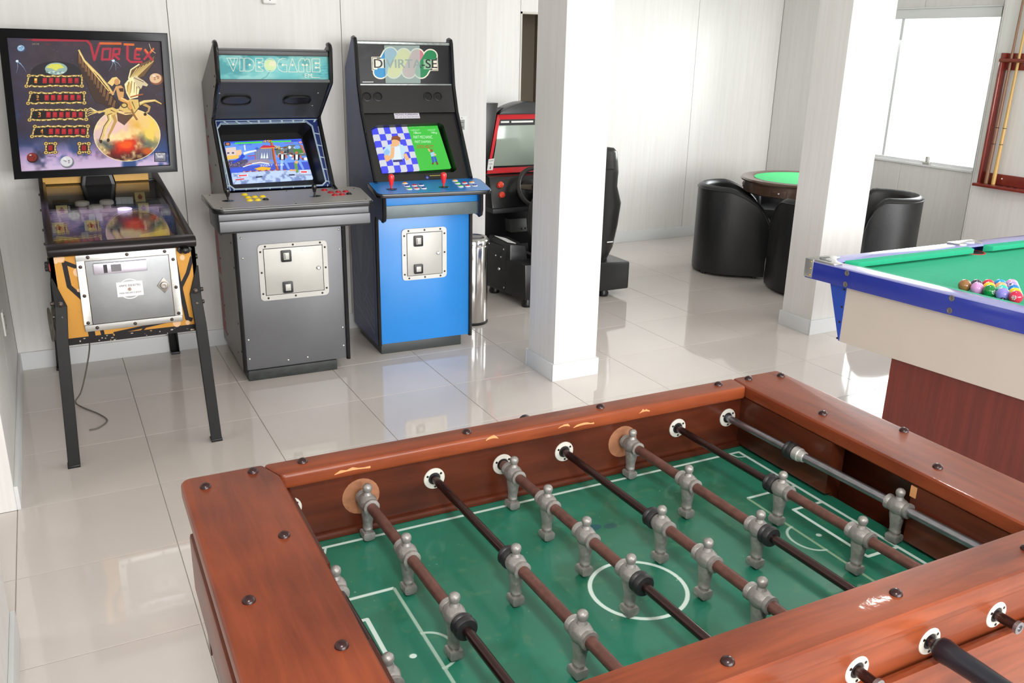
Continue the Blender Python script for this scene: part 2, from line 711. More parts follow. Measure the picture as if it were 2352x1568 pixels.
# columns and skirting boards
def column(x0, x1, y0, y1, n):
    g = G()
    g.box(x0, x1, y0, y1, 0, HC)
    c = struct(g.done('pillar', M_WALL, bevel=.0015, seg=1))
    c['label'] = ('square pale panelled pillar in front of the racing game', 'square bright pale pillar in front of the card table')[n]
    t, h = .012, .095
    for a in ((x0 - t, x1 + t, y0 - t, y0, 0), (x0 - t, x1 + t, y1, y1 + t, 0), (x0 - t, x0, y0, y1, 1), (x1, x1 + t, y0, y1, 1)):
        g = G()
        g.box(*a[:4], 0, h)
        g.done('skirting_board', M_BASE, c, bevel=.003)


column(2.508, 2.772, -1.175, -.897, 0)
column(4.390, 4.745, -1.152, -.900, 1)


def base(name, x0, x1, y0, y1):
    g = G()
    g.box(x0, x1, y0, y1, 0, .097)
    struct(g.done(name, M_BASE, bevel=.003))


base('baseboard_back', 0, XC, YB - .014, YB)
base('baseboard_left', 0, .014, -1.5, YB - .014)
base('baseboard_left_front', 0, .014, YEND, -2.34)
base('baseboard_far', 4.6, XR, YF - .014, YF)
base('baseboard_recess', XC, 3.77, YF - .014, YF)
base('baseboard_right', XR - .014, XR, -.63, YF - .014)
base('baseboard_right_pier', XS - .014, XS, YEND, -.63)


# sockets and the white box high on the back wall
def socket(label, loc, rot):
    t = thing('wall_outlet', label, 'outlet', loc, rot)
    g = G()
    g.box(-.034, .034, -.008, 0, -.055, .055)
    g.done('cover_plate', M_WHITEP, t, bevel=.003)
    g = G()
    g.box(-.018, .018, -.011, -.007, -.03, .03)
    g.done('socket_insert', mat('grey_socket', (150, 150, 148), .4), t, bevel=.001)
    for z in (-.014, .014):
        g = G()
        for x in (-.007, 0, .007):
            g.lathe([(.0025, 0), (.0025, .0012)], (x, -.011, z), (0, -1, 0), 8)
        g.done('socket_holes', M_BLACK, t)
    g = G()
    g.lathe([(.003, 0), (.003, .001)], (0, -.008, .042), (0, -1, 0), 8)
    g.done('screw', M_BOLT, t)


socket('white wall outlet on the back wall right of the blue arcade cabinet', (2.572, YB, 1.222), 0)
socket('white wall outlet low on the left wall beside the pinball machine', (.0, -.562, .468), PI / 2)
t = thing('wall_sensor', 'small white rounded box high on the back wall above the grey cabinet', 'sensor', (1.437, YB, 1.93))
g = G()
g.box(-.037, .037, -.03, 0, -.057, .057)
g.done('housing', M_WHITEP, t, bevel=.012, seg=3)
g = G()
g.lathe([(.004, 0), (.004, .001)], (.0, -.0302, -.035), (0, -1, 0), 10)
g.done('indicator_hole', M_BLACK, t)

# ------------------------------------------------------------------ pinball machine
PX0, PX1, PYF = .225, .775, -1.085
pin = thing('pinball_machine', 'old yellow and black pinball machine with a winged horse backglass on four black legs', 'pinball machine', (.5, -.5, 0))
PO = (.5, -.5, 0)
M_YEL = mat('worn_yellow_paint', (224, 168, 72), .45, var=.12, vscale=9)
M_PSIDE = mat('grey_cabinet_side', (160, 156, 150), .5, var=.1, vscale=10)
M_LEGB = mat('black_leg_paint', (18, 18, 18), .5, spec=.3, var=.3, vscale=20)
M_LBAR = mat('dark_metal_lockbar', (44, 40, 40), .25, .6)

# front artwork: yellow with black angular stripes and chipped spots
c = Canvas(560, 390, bg=(206, 148, 62))
nz = c.noise((9, 7), 5)
c.blend((nz - .58) * 3, (184, 124, 50))
K = (22, 18, 20)
for pts, wd in (([(110, 15), (110, 180), (118, 385)], 26), ([(52, 40), (108, 70)], 16), ([(52, 40), (58, 140), (112, 210)], 18), ([(112, 220), (150, 275), (160, 375), (100, 378)], 14),
                ([(470, 20), (480, 150), (500, 330), (520, 340)], 18), ([(545, 60), (520, 130), (480, 200)], 16), ([(490, 190), (470, 260)], 12), ([(200, 360), (330, 345), (450, 330)], 12), ([(330, 345), (300, 372)], 8), ([(548, 10), (548, 70)], 14)):
    c.line(pts, wd, K)
c.rect(0, 360, 560, 390, K)
for k in range(26):
    c.ell(random.uniform(60, 540), random.uniform(363, 388), random.uniform(2, 6), random.uniform(2, 4), random.choice([(190, 180, 170), (200, 150, 80), (90, 80, 70)]))
for x, y, r in ((95, 85, 15), (105, 70, 12), (40, 20, 16), (22, 28, 12), (505, 60, 10), (90, 160, 6), (500, 350, 9), (455, 345, 16), (530, 15, 9)):
    c.ell(x, y, r, r * 1.2, (232, 190, 150))
M_PFRONT = img_mat('pinball_front_print', c.image('pinball_front_print'), .5, spec=.3)

ZT, ZB = .872, .487
g = G(PO)   # body shell (sides, bottom, back): box open at the top
zr = lambda y: .895 + (y + 1.08) * .1
for x0, x1 in ((PX0, PX0 + .016), (PX1 - .016, PX1)):
    g.prism([(PYF, ZB), (PYF, zr(PYF) - .02), (.1, zr(.1) - .02), (.1, ZB + .07)], 'x', x0, x1)
g.box(PX0 + .016, PX1 - .016, .085, .1, ZB + .07, .985)
g.prism([(PYF + .012, ZB), (.085, ZB + .07), (.085, ZB + .085), (PYF + .012, ZB + .015)], 'x', PX0 + .016, PX1 - .016)
g.done('cabinet_body', M_PSIDE, pin)
plate('front_panel', [(PX0, PYF, ZT), (PX1, PYF, ZT), (PX1, PYF, ZB), (PX0, PYF, ZB)], M_PFRONT, pin, .014, PO, label='yellow front board with black stripes')
g = G(PO)
g.tube([(PX0 - .004, PYF - .012, .882), (PX1 + .004, PYF - .012, .882)], .024, 12)
g.box(PX0 - .004, PX1 + .004, PYF - .012, PYF + .05, .868, .902)
g.done('lock_bar', M_LBAR, pin, bevel=.006)
for x0, x1 in ((PX0 - .006, PX0 + .024), (PX1 - .024, PX1 + .006)):
    g = G(PO)
    g.prism([(PYF + .04, .876), (PYF + .04, .902), (.1, zr(.1) + .008), (.1, zr(.1) - .025)], 'x', x0, x1)
    g.done('side_rail', M_LBAR, pin, bevel=.004)
# left rail's bolts and flipper buttons
for y, z in ((-.15, .965), (-.45, .94), (-.75, .905), (-.95, .885)):
    g = G(PO)
    g.lathe([(.006, 0), (.006, .004), (.003, .006)], (PX0 - .006, y, z), (-1, 0, 0), 8)
    g.done('bolt', M_BOLT, pin, smooth=True)
for x, sg in ((PX0, -1), (PX1, 1)):
    for y in (-.90, -.98):
        g = G(PO)
        g.lathe([(.016, 0), (.016, .006), (.012, .01), (.011, .02), (.0, .022)], (x, y, .79), (sg, 0, 0), 14)
        g.done('flipper_button', M_BLACK, pin, smooth=True)
g = G(PO)
g.box(PX0 - .004, PX0 + .004, -1.075, -1.05, .80, .825)
g.done('red_sticker', mat('red_sticker', (190, 40, 50), .5), pin)

# playfield art and toys under glass
zp = lambda y: .800 + (y + 1.06) * .1
Y0, Y1 = -1.055, -.06
c = Canvas(520, 960, quad=[(0, 0), (520, 0), (520, 960), (0, 960)], bg=(96, 78, 110))
n1, n2, n3 = c.noise((5, 9), 1), c.noise((6, 10), 2), c.noise((14, 24), 3)
c.blend((n1 - .45) * 4, (66, 74, 122))
c.blend((n2 - .52) * 4, (176, 140, 172))
c.rect(0, 0, 520, 140, (46, 36, 32), .9)
c.poly([(0, 140), (520, 110), (520, 150), (0, 150)], (90, 70, 40))
c.blend(np.clip((n3 - .6) * 4, 0, .7), (40, 46, 70))
c.ell(150, 560, 120, 150, (150, 120, 170), .6)
c.poly([(260, 430), (500, 380), (510, 640), (330, 700)], (52, 62, 120), .7)
c.poly([(200, 700), (420, 690), (400, 860), (220, 860)], (120, 96, 70), .6)
for k in range(4):
    c.line([(180 + 40 * k, 640), (200 + 36 * k, 760)], 12, (206, 176, 90))
c.poly([(10, 615), (150, 625), (152, 650), (10, 645)], (200, 140, 80))
c.ell(85, 640, 22, 16, (200, 50, 40))
c.line([(10, 668), (220, 664)], 8, (150, 140, 60))
c.poly([(350, 640), (505, 600), (508, 630), (350, 668)], (210, 160, 60))
c.poly([(300, 690), (490, 650), (490, 668), (300, 705)], (226, 220, 180))
for k in range(5):
    c.line([(15, 250 + 34 * k), (80, 240 + 34 * k)], 11, (198, 180, 206))
M_PF = img_mat('playfield_print', c.image('playfield_print'), .25)
plate('playfield', [(PX0 + .018, Y1, zp(Y1)), (PX1 - .018, Y1, zp(Y1)), (PX1 - .018, Y0, zp(Y0)), (PX0 + .018, Y0, zp(Y0))], M_PF, pin, .012, PO)


def onpf(u, v):   # u 0..1 left to right, v 0..1 from the back to the front
    y = Y1 + (Y0 - Y1) * v
    return Vector((PX0 + .018 + (PX1 - PX0 - .036) * u, y, zp(y)))


M_CAP = mat('ivory_bumper_cap', (226, 222, 212), .35)
M_SKIRT = mat('pink_white_skirt', (206, 186, 196), .4)
for u, v in ((.293, .181), (.502, .179), (.398, .259)):
    p = onpf(u, v)
    g = G(PO)
    g.lathe([(.048, .004), (.05, .008), (.03, .014), (.018, .016), (.018, .035)], p, n=22)
    b = g.done('pop_bumper', M_SKIRT, pin, smooth=True)
    g = G(PO)
    g.lathe([(.026, .034), (.032, .037), (.032, .05), (.026, .055), (.0, .056)], p, n=20)
    g.done('bumper_cap', M_CAP, b, smooth=True)
M_CARD = mat('cream_target_card', (224, 208, 140), .5)
M_ARW = mat('dark_red_insert', (150, 40, 50), .4)
for u, v in ((.116, .205), (.825, .03), (.811, .247), (.063, .492), (.317, .486)):
    p = onpf(u, v)
    g = G(PO)
    g.hexa([(p.x - .024, p.y - .003, p.z), (p.x + .024, p.y - .003, p.z), (p.x + .024, p.y, p.z), (p.x - .024, p.y, p.z), (p.x - .024, p.y + .012, p.z + .045), (p.x + .024, p.y + .012, p.z + .045), (p.x + .024, p.y + .015, p.z + .045), (p.x - .024, p.y + .015, p.z + .045)])
    b = g.done('target_card', M_CARD, pin)
    g = G(PO)
    g.prism([(p.x - .015, p.z + .02), (p.x, p.z + .04), (p.x + .015, p.z + .02), (p.x + .008, p.z + .02), (p.x + .008, p.z + .01), (p.x - .008, p.z + .01), (p.x - .008, p.z + .02)], 'y', p.y + .001, p.y + .002)
    g.done('arrow_insert', M_ARW, b)
for u, v in ((.625, .06), (.674, .063), (.727, .067), (.349, .342), (.409, .344)):
    p = onpf(u, v)
    g = G(PO)
    g.hexa([(p.x - .014, p.y, p.z), (p.x + .014, p.y, p.z), (p.x + .014, p.y + .006, p.z), (p.x - .014, p.y + .006, p.z), (p.x - .014, p.y + .008, p.z + .034), (p.x + .014, p.y + .008, p.z + .034), (p.x + .014, p.y + .013, p.z + .034), (p.x - .014, p.y + .013, p.z + .034)])
    g.done('drop_target', mat('pale_drop_target', (190, 200, 200), .35), pin, bevel=.002)
M_POST = mat('clear_post', (200, 200, 196), .2)
for k in range(18):
    p = onpf(random.uniform(.05, .95), random.uniform(.1, .68))
    g = G(PO)
    g.lathe([(.006, 0), (.006, .022), (.003, .028)], p, n=8)
    g.done('post', M_POST, pin, smooth=True)
for u0, v0, u1, v1 in ((.04, .635, .20, .672), (.913, .645, .68, .69)):
    a, b = onpf(u0, v0) + Vector((0, 0, .015)), onpf(u1, v1) + Vector((0, 0, .015))
    g = G(PO)
    g.tube([a, b], [.014, .008], 10)
    g.done('flipper', mat('yellow_flipper', (222, 196, 110), .35), pin, smooth=True)
p = onpf(.11, .55)
g = G(PO)
g.lathe([(.045, .0), (.052, .012), (.03, .02), (0, .022)], onpf(.185, .262), n=20)
g.done('moon_dome', mat('pale_moon_dome', (200, 190, 200), .4, var=.2, vscale=30), pin, smooth=True)
g = G(PO)
g.lathe([(.032, .0), (.03, .03), (.01, .045), (0, .046)], onpf(.793, .435), n=16)
g.done('spinner_cover', mat('grey_spinner', (130, 134, 130), .35), pin, smooth=True)
p = onpf(.649, .182)
g = G(PO)
g.lathe([(.034, .004), (.036, .008), (.03, .012), (0, .013)], p, n=24)
m_ = bpy.data.materials.new('violet_glow')
m_.use_nodes = True
m_.node_tree.nodes['Principled BSDF'].inputs['Emission Color'].default_value = (.82, .7, 1, 1)
m_.node_tree.nodes['Principled BSDF'].inputs['Emission Strength'].default_value = 2.2
g.done('glowing_disc', m_, pin, smooth=True)  # violet emissive disc lying on the playfield
g = G(PO)
a_, b_0 = onpf(.05, .085), onpf(.19, .095)
g.box(a_.x, b_0.x, a_.y - .03, a_.y + .03, a_.z, a_.z + .04)
g.tube([a_ + Vector((.02, -.04, .03)), b_0 + Vector((.02, -.03, .025))], .012, 8)
g.done('kicker_box', M_BLACK, pin, bevel=.006)
# shooter lane at the right
g = G(PO)
for v0, v1 in ((.45, .98),):
    a, b = onpf(.93, v0), onpf(.93, v1)
    g.hexa([(a.x - .004, b.y, b.z), (a.x + .004, b.y, b.z), (a.x + .004, a.y, a.z), (a.x - .004, a.y, a.z), (a.x - .004, b.y, b.z + .03), (a.x + .004, b.y, b.z + .03), (a.x + .004, a.y, a.z + .03), (a.x - .004, a.y, a.z + .03)])
g.done('shooter_lane', mat('lane_wood', (196, 140, 60), .5), pin)
# glass with the dark bar across its back
g = G(PO)
zg = lambda y: zr(y) - .004
g.prism([(PYF + .045, zg(PYF + .045)), (-.02, zg(-.02)), (-.02, zg(-.02) - .005), (PYF + .045, zg(PYF + .045) - .005)], 'x', PX0 + .022, PX1 - .022)
g.done('cover_glass', glass_mat('playfield_glass', (.985, .99, .985), .55), pin)
g = G(PO)
g.box(PX0 + .02, PX1 - .02, -.035, -.012, .982, 1.0)
g.done('glass_stop', M_BLACK, pin, bevel=.003)

# coin door on the front
g = G(PO)
fx0, fx1, fz0, fz1 = .318, .697, .538, .859
yd = PYF - .004
for a in ((fx0, fx1, fz1 - .026, fz1), (fx0, fx1, fz0, fz0 + .028), (fx0, fx0 + .03, fz0 + .028, fz1 - .026), (fx1 - .03, fx1, fz0 + .028, fz1 - .026)):
    g.box(a[0], a[1], yd - .004, yd + .004, a[2], a[3])
cd = g.done('coin_door', M_STEEL, pin, bevel=.0015)
g = G(PO)
g.box(fx0 + .0315, fx1 - .0315, yd - .006, yd + .002, fz0 + .0295, fz1 - .0275)
g.done('door_plate', mat('scratched_steel', (150, 152, 153), .42, .8, var=.1, vscale=7), cd, bevel=.002)
g = G(PO)
g.box(.377, .578, yd - .022, yd - .005, .776, .822)
g.done('coin_slot_plate', mat('lilac_steel', (196, 190, 202), .3, .7), cd, bevel=.003)
g = G(PO)
g.box(.414, .428, yd - .0235, yd - .021, .782, .816)
g.done('coin_slot', M_BLACK, cd)
g = G(PO)
g.box(.442, .480, yd - .0235, yd - .021, .785, .814)
g.done('slot_window', mat('dull_window', (110, 108, 112), .3), cd)
for k in range(3):
    for z in (fz0 + .013, fz1 - .012):
        g = G(PO)
        g.lathe([(.0075, 0), (.006, .004), (.0, .005)], (fx0 + .045 + k * .145, yd - .004, z), (0, -1, 0), 10)
        g.done('bolt', M_BOLT, cd, smooth=True)
for z in (.575, .69, .81):
    for x in (fx0 + .014, fx1 - .014):
        g = G(PO)
        g.lathe([(.0075, 0), (.006, .004), (.0, .005)], (x, yd - .004, z), (0, -1, 0), 10)
        g.done('bolt', M_BOLT, cd, smooth=True)
c = Canvas(300, 190, bg=(238, 238, 240))
c.text('APERTE  ESSE BOTÃO', 30, 32, 272, 62, (40, 40, 50))
c.text('PARA INICIAR O JOGO', 26, 134, 274, 160, (40, 40, 50))
plate('start_sticker', [(.454, yd - .0072, .734), (.554, yd - .0072, .734), (.554, yd - .0072, .672), (.454, yd - .0072, .672)], img_mat('start_sticker_print', c.image('start_sticker_print'), .5), cd, .001, PO)
g = G(PO)
g.lathe([(.006, 0), (.006, .008), (.003, .011), (0, .011)], (.503, yd - .0075, .703), (0, -1, 0), 12)
g.done('start_button', mat('tan_button', (180, 150, 130), .4), cd, smooth=True)
g = G(PO)
g.lathe([(.043, 0), (.043, .0012), (.039, .0012), (.039, 0)], (.503, yd - .0052, .703), (0, -1, 0), 28)
g.done('coin_return_ring', M_STEEL, cd, smooth=True)
g = G(PO)
g.prism([(.636, .738), (.664, .704), (.636, .67), (.608, .704)], 'y', yd - .010, yd - .005)
g.lathe([(.016, 0), (.015, .008), (.006, .009), (.006, .005), (0, .005)], (.636, yd - .01, .704), (0, -1, 0), 16)
g.done('door_lock', mat('dull_lock_steel', (150, 145, 138), .35, .9), cd, bevel=.001)
g = G(PO)
g.prism([(.70, .848), (.712, .866), (.748, .866), (.762, .848), (.748, .832), (.712, .832)], 'y', PYF - .014, PYF - .001)
g.lathe([(.02, 0), (.016, .012), (.012, .026), (0, .03)], (.731, PYF - .014, .849), (0, -1, 0), 14)
g.done('ball_plunger', M_BLACK, pin, bevel=.003)


# splayed legs with their corner plates and bolts
def leg(xf, yf, xt, yt, zt, sx, sy, name='leg'):
    g = G(PO)
    w = .046
    top = [(xt, yt), (xt - sx * w, yt), (xt - sx * w, yt - sy * .004), (xt - sx * .004, yt - sy * .004), (xt - sx * .004, yt - sy * w), (xt, yt - sy * w)]
    bot = [(xf, yf), (xf - sx * w, yf), (xf - sx * w, yf - sy * .004), (xf - sx * .004, yf - sy * .004), (xf - sx * .004, yf - sy * w), (xf, yf - sy * w)]
    fx = xt - (xt - xf) * .36
    fy = yt - (yt - yf) * .36
    mid = [(fx, fy), (fx - sx * w, fy), (fx - sx * w, fy - sy * .03), (fx - sx * .03, fy - sy * .03), (fx - sx * .03, fy - sy * w), (fx, fy - sy * w)]
    g.loft([[(x, y, .002) for x, y in bot], [(x, y, zt - .20) for x, y in mid], [(x, y, zt - .07) for x, y in top]])
    # tapering corner plate up the cabinet edge
    g.loft([[(x, y, zt - .07) for x, y in top], [(xt, yt, zt + .05), (xt - sx * .008, yt, zt + .05), (xt - sx * .008, yt - sy * .004, zt + .05), (xt - sx * .004, yt - sy * .004, zt + .05), (xt - sx * .004, yt - sy * .008, zt + .05), (xt, yt - sy * .008, zt + .05)]])
    o = g.done('leg', M_LEGB, pin, bevel=.002, seg=1)
    g = G(PO)
    g.box(*sorted((xf - sx * w, xf + sx * .002)), *sorted((yf - sy * w, yf + sy * .002)), 0, .012)
    g.done('foot_pad', M_BLACK, o, bevel=.002)
    for z in (zt - .06, zt - .115):
        for ax, pp in (((sx, 0, 0), (xt, yt - sy * .02, z)), ((0, sy, 0), (xt - sx * .022, yt, z))):
            g = G(PO)
            g.lathe([(.012, 0), (.012, .003), (.009, .004), (.009, .012), (.004, .014)], pp, ax, 8)
            g.done('bolt', M_BOLT, o, smooth=True)


leg(.182, -1.212, PX0 - .006, PYF - .008, .725, -1, -1)
leg(.797, -1.197, PX1 + .006, PYF - .008, .725, 1, -1)
leg(.172, .105, PX0 - .006, .102, .66, -1, 1)
leg(.797, .128, PX1 + .006, .102, .66, 1, 1)

# neck, speaker and backbox
g = G(PO)
g.box(.238, .722, -.035, .09, .975, 1.06)
g.done('neck', mat('yellow_neck_board', (224, 172, 84), .5, var=.06), pin, bevel=.003)
g = G(PO)
pr = [(-.062, .89), (-.084, .98), (-.070, 1.048), (.070, 1.048), (.084, .98), (.062, .89)]
g.prism([(.483 + a, b) for a, b in pr], 'y', -.075, -.03)
sp = g.done('neck_speaker', M_BLACK, pin, bevel=.014, seg=3)
g = G(PO)
g.prism([(.483 + a * .74, .99 + (b - .99) * .74) for a, b in pr], 'y', -.08, -.072)
g.done('speaker_mesh', mat('speaker_cloth', (34, 32, 32), .8, bump=.6, bscale=400), sp, bevel=.004)
BX = [(.150, 1.716), (.868, 1.712), (.852, 1.048), (.122, 1.043)]   # outer frame, clockwise from top left (x, z)
BY = -.16
ix = [(.182, 1.676), (.834, 1.672), (.817, 1.083), (.157, 1.078)]
g = G(PO)
f, b2 = BY, BY + .035
for k in range(4):
    o0, o1, i1, i0 = BX[k], BX[(k + 1) % 4], ix[(k + 1) % 4], ix[k]
    g.hexa([(o0[0], f, o0[1]), (o1[0], f, o1[1]), (i1[0], f, i1[1]), (i0[0], f, i0[1]), (o0[0], b2, o0[1]), (o1[0], b2, o1[1]), (i1[0], b2, i1[1]), (i0[0], b2, i0[1])])
bb = g.done('backbox_frame', mat('black_backbox_frame', (30, 32, 36), .4), pin, bevel=.003)
g = G(PO)
sh = [(x * .985 + .0075, z) for x, z in BX]
g.prism([(x, z) for x, z in sh], 'y', BY + .034, .09)
g.done('backbox', mat('black_backbox_shell', (34, 32, 36), .45), pin, bevel=.004)

c = Canvas(760, 700, quad=[(5, 180), (1450, 215), (1520, 1355), (180, 1420)], bg=(66, 54, 64))
X, Y = c.grid()
nA, nB, nC, nD = c.noise((4, 4), 11, 4), c.noise((7, 6), 12, 4), c.noise((14, 12), 13, 4), c.noise((3, 5), 17, 4)
c.a *= (.75 + .35 * nC)[..., None]
c.blend((nA - .5) * 3 * np.clip(1.3 - Y, 0, 1) * .5, (40, 34, 46))
c.blend(np.clip((.22 - X) * 3, 0, 1) * nB, (46, 50, 96))
low = np.clip((Y - .68) * 5, 0, 1)
c.blend(low * np.clip((nA - .35) * 4, 0, .8), (50, 84, 150))
c.blend(low * np.clip((nB - .48) * 6, 0, .9) * np.clip((Y - .72) * 6, 0, 1), (196, 164, 206))
c.blend(low * np.clip((nD - .58) * 6, 0, .8), (150, 84, 110))
c.blend(np.clip((Y - .88) * 8, 0, .8) * np.clip((nB - .4) * 5, 0, 1), (216, 196, 226))
c.blend(np.clip((nC - .66) * 5, 0, .7) * np.clip((.35 - abs(Y - .6)) * 3, 0, 1), (44, 70, 130))
rng = random.Random(3)
for k in range(70):
    c.ell(rng.uniform(60, 1450), rng.uniform(230, 1350), 2, 2, (190, 200, 220), .8, n=8)
# lightning
for o, ends in (((115, 408), [(112, 520), (205, 515), (170, 470)]), ((1010, 400), [(970, 500), (1035, 495), (1080, 460), (930, 400)])):
    for e in ends:
        m_ = ((o[0] + e[0]) / 2 + 10, (o[1] + e[1]) / 2 - 6)
        c.line([o, m_, e], 5, (150, 190, 230), w2=1)
    c.ell(o[0], o[1], 14, 12, (215, 235, 250))
# planets
for x, y, r, cA, cB in ((148, 288, 38, (150, 190, 220), (60, 80, 120)), (1400, 566, 62, (226, 190, 150), (150, 90, 60)), (278, 1290, 52, (130, 40, 30), (50, 14, 14)), (595, 1328, 62, (214, 214, 218), (120, 120, 130))):
    c.ell(x + r * .08, y + r * .08, r, r * .85, cB)
    c.ell(x - r * .05, y - r * .06, r * .88, r * .74, cA)
    for k in range(5):
        c.ell(x + rng.uniform(-.5, .5) * r, y + rng.uniform(-.4, .4) * r, r * .16, r * .1, cB, .6)
    c.ell(x - r * .3, y - r * .4, r * .22, r * .14, (245, 240, 235), .7)
c.ell(480, 520, 235, 110, (26, 22, 28), .8)
c.ell(480, 480, 104, 58, (148, 176, 170))
c.poly([(385, 470), (430, 435), (520, 435), (555, 470), (500, 480), (480, 500), (440, 478)], (216, 216, 90))
for k in range(8):
    c.ell(400 + 20 * k, 510 + (k % 3) * 6, 16, 9, (196, 214, 206) if k % 2 else (120, 150, 150))
# the large globe
gx, gy, rx, ry = 1135, 1082, 303, 242
c.ell(gx, gy, rx, ry, (240, 226, 180))
mk = c.mask([(gx + (rx - 6) * math.cos(t), gy + (ry - 6) * math.sin(t)) for t in np.linspace(0, 2 * PI, 60)])
gl = np.zeros_like(c.a) + np.array((238, 200, 128), np.float32) / 255
keep = c.a.copy()
c.a = gl
c.blend((nB - .45) * 4, (244, 226, 172))
c.blend(np.clip((nC - .5) * 4, 0, 1) * .8, (226, 166, 60))
XX, YY = X, Y


def blob(x, y, sx, sy, col, k=1.0):
    p = c.m([(x, y)])[0]
    px, py = p[0] / c.W, p[1] / c.H
    c.blend(k * np.clip(2.2 * np.exp(-(((XX - px) / sx) ** 2 + ((YY - py) / sy) ** 2)) * np.clip(.1 + 2.2 * (nC - .25), 0, 1.6) - .15, 0, 1), col)


blob(1000, 1010, .10, .12, (236, 196, 190))
blob(880, 1010, .06, .14, (222, 190, 186))
blob(1110, 1280, .26, .10, (60, 26, 24))
blob(1330, 1150, .08, .07, (84, 100, 96))
blob(1030, 1250, .08, .05, (96, 20, 16))
blob(1130, 1185, .10, .07, (214, 44, 16))
blob(1120, 1170, .05, .03, (240, 90, 20))
blob(940, 1190, .06, .05, (84, 92, 86))
blob(1360, 1040, .06, .10, (238, 206, 96))
blob(1320, 1230, .04, .03, (200, 90, 30))
globe = c.a
c.a = keep
c.fill(mk, globe)
# score windows
GO, GD = (214, 186, 106), (78, 56, 30)


def frame(q):
    (x0, y0), (x1, y1), (x2, y2), (x3, y3) = q
    c.poly(q, (18, 10, 12))
    for (a, b) in ((q[0], q[1]), (q[1], q[2]), (q[3], q[2]), (q[0], q[3])):
        L = math.hypot(b[0] - a[0], b[1] - a[1])
        n = max(4, int(L / 24))
        pts = []
        for k in range(n + 1):
            t = k / n
            j = rng.uniform(-6, 6) if 0 < k < n else 0
            pts.append((a[0] + (b[0] - a[0]) * t + j * .4, a[1] + (b[1] - a[1]) * t + j))
        c.line(pts, 22, GD)
        c.line(pts, 13, GO)
        for k, p in enumerate(pts):
            if k % 2:
                c.ell(p[0], p[1], 7, 4, (250, 236, 170))
            else:
                c.ell(p[0] + 4, p[1] + 3, 6, 4, GD)
    for p in q:
        c.ell(p[0], p[1], 24, 20, GD)
        c.ell(p[0], p[1], 18, 15, GO)
        c.ell(p[0], p[1], 8, 6, GD)


ROWS = [((228, 545), (722, 548), (720, 640), (208, 640)), ((250, 702), (742, 704), (744, 796), (228, 798)), ((270, 858), (758, 860), (764, 945), (246, 950)), ((296, 1010), (780, 1008), (778, 1098), (272, 1100))]
for k, qd in enumerate(ROWS):
    frame(list(qd))
    x0, y0 = qd[0][0] + 30, qd[0][1] + 22
    c.text(str(k + 1), x0 + 22, y0, x0 + 48, y0 + 46, (224, 120, 40))
    c.text(str(k + 1), x0 + 22, y0 + 2, x0 + 46, y0 + 22, (246, 210, 90))
    for d in range(6):
        xd = x0 + 98 + d * 59
        c.rect(xd, y0 - 2, xd + 40, y0 + 48, (168, 26, 34) if d < 5 else (140, 22, 32))
        c.rect(xd + 5, y0 + 2, xd + 30, y0 + 30, (196, 44, 52), .7)
for x0 in (402, 706):
    frame([(x0, 1166), (x0 + 84, 1166), (x0 + 86, 1242), (x0 + 2, 1246)])
    c.rect(x0 + 20, 1180, x0 + 62, 1228, (150, 24, 30))
c.text('CRÉDITOS', 414, 1268, 496, 1286, (20, 16, 24))
c.text('BOLA EM JOGO', 692, 1262, 820, 1278, (20, 16, 24))
# winged horse with a rider, in gold
G1, G2, G3 = (222, 190, 110), (250, 236, 180), (60, 38, 24)
wing = [(688, 300), (706, 330), (740, 400), (800, 470), (880, 540), (950, 630), (1000, 720), (1060, 820), (1000, 862), (950, 830), (900, 800), (850, 790), (800, 700), (770, 610), (735, 560), (700, 480), (678, 420)]
c.line(wing, 8, (30, 20, 18), close=True)
c.poly(wing, (64, 42, 32))
for k in range(12):
    t = k / 11
    a = (690 + 330 * t, 330 + 440 * t)
    b = (676 + 300 * t + 20, 430 + 420 * t)
    c.line([a, b], 7, (150, 104, 62))
    c.line([(a[0] + 8, a[1] + 4), (b[0] + 14, b[1] + 2)], 3, (216, 170, 96))
c.line([(688, 300), (740, 400), (880, 540), (960, 640), (1010, 720)], 16, G1, w2=22)
c.line([(694, 320), (745, 408), (885, 552), (955, 640)], 5, G2)
for k in range(7):
    c.line([(740 + 30 * k, 410 + 36 * k), (800 + 28 * k, 470 + 36 * k)], 9, (236, 200, 120))
wing2 = [(1150, 570), (1170, 480), (1240, 436), (1330, 400), (1392, 350), (1380, 420), (1330, 490), (1290, 545), (1210, 575)]
c.line(wing2, 7, (34, 24, 20), close=True)
c.poly(wing2, (112, 84, 52))
for k in range(6):
    c.line([(1170 + 10 * k, 555), (1230 + 30 * k, 470 - 14 * k)], 7, (226, 196, 120))
c.line([(1150, 570), (1172, 485), (1250, 432)], 12, G2)
# tail, hind quarters, legs
for dy in (0, 18, 40, 60):
    c.line([(960, 855 + dy * .3), (880, 880 - dy * .2 + 6), (800, 842 + dy), (770, 860 + dy)], 16, G1 if dy % 36 else G2, w2=4)
c.poly([(940, 850), (1000, 835), (1060, 862), (1050, 900), (1000, 915), (960, 930), (930, 900)], G1)
c.line([(975, 900), (985, 950), (945, 1010), (925, 1080), (900, 1140)], 40, G1, w2=14)
c.line([(980, 905), (990, 950), (950, 1010), (930, 1080)], 10, G2, w2=4)
c.line([(1010, 905), (1030, 960), (1000, 1030), (970, 1090), (965, 1140)], 34, (190, 150, 80), w2=12)
c.ell(900, 1146, 14, 16, G3)
c.ell(966, 1134, 14, 16, G3)
c.poly([(1050, 860), (1120, 880), (1200, 880), (1250, 830), (1240, 760), (1160, 760), (1090, 800)], G1)
c.poly([(1040, 880), (1120, 905), (1210, 890), (1110, 1000), (1050, 960)], (60, 36, 26), .8)
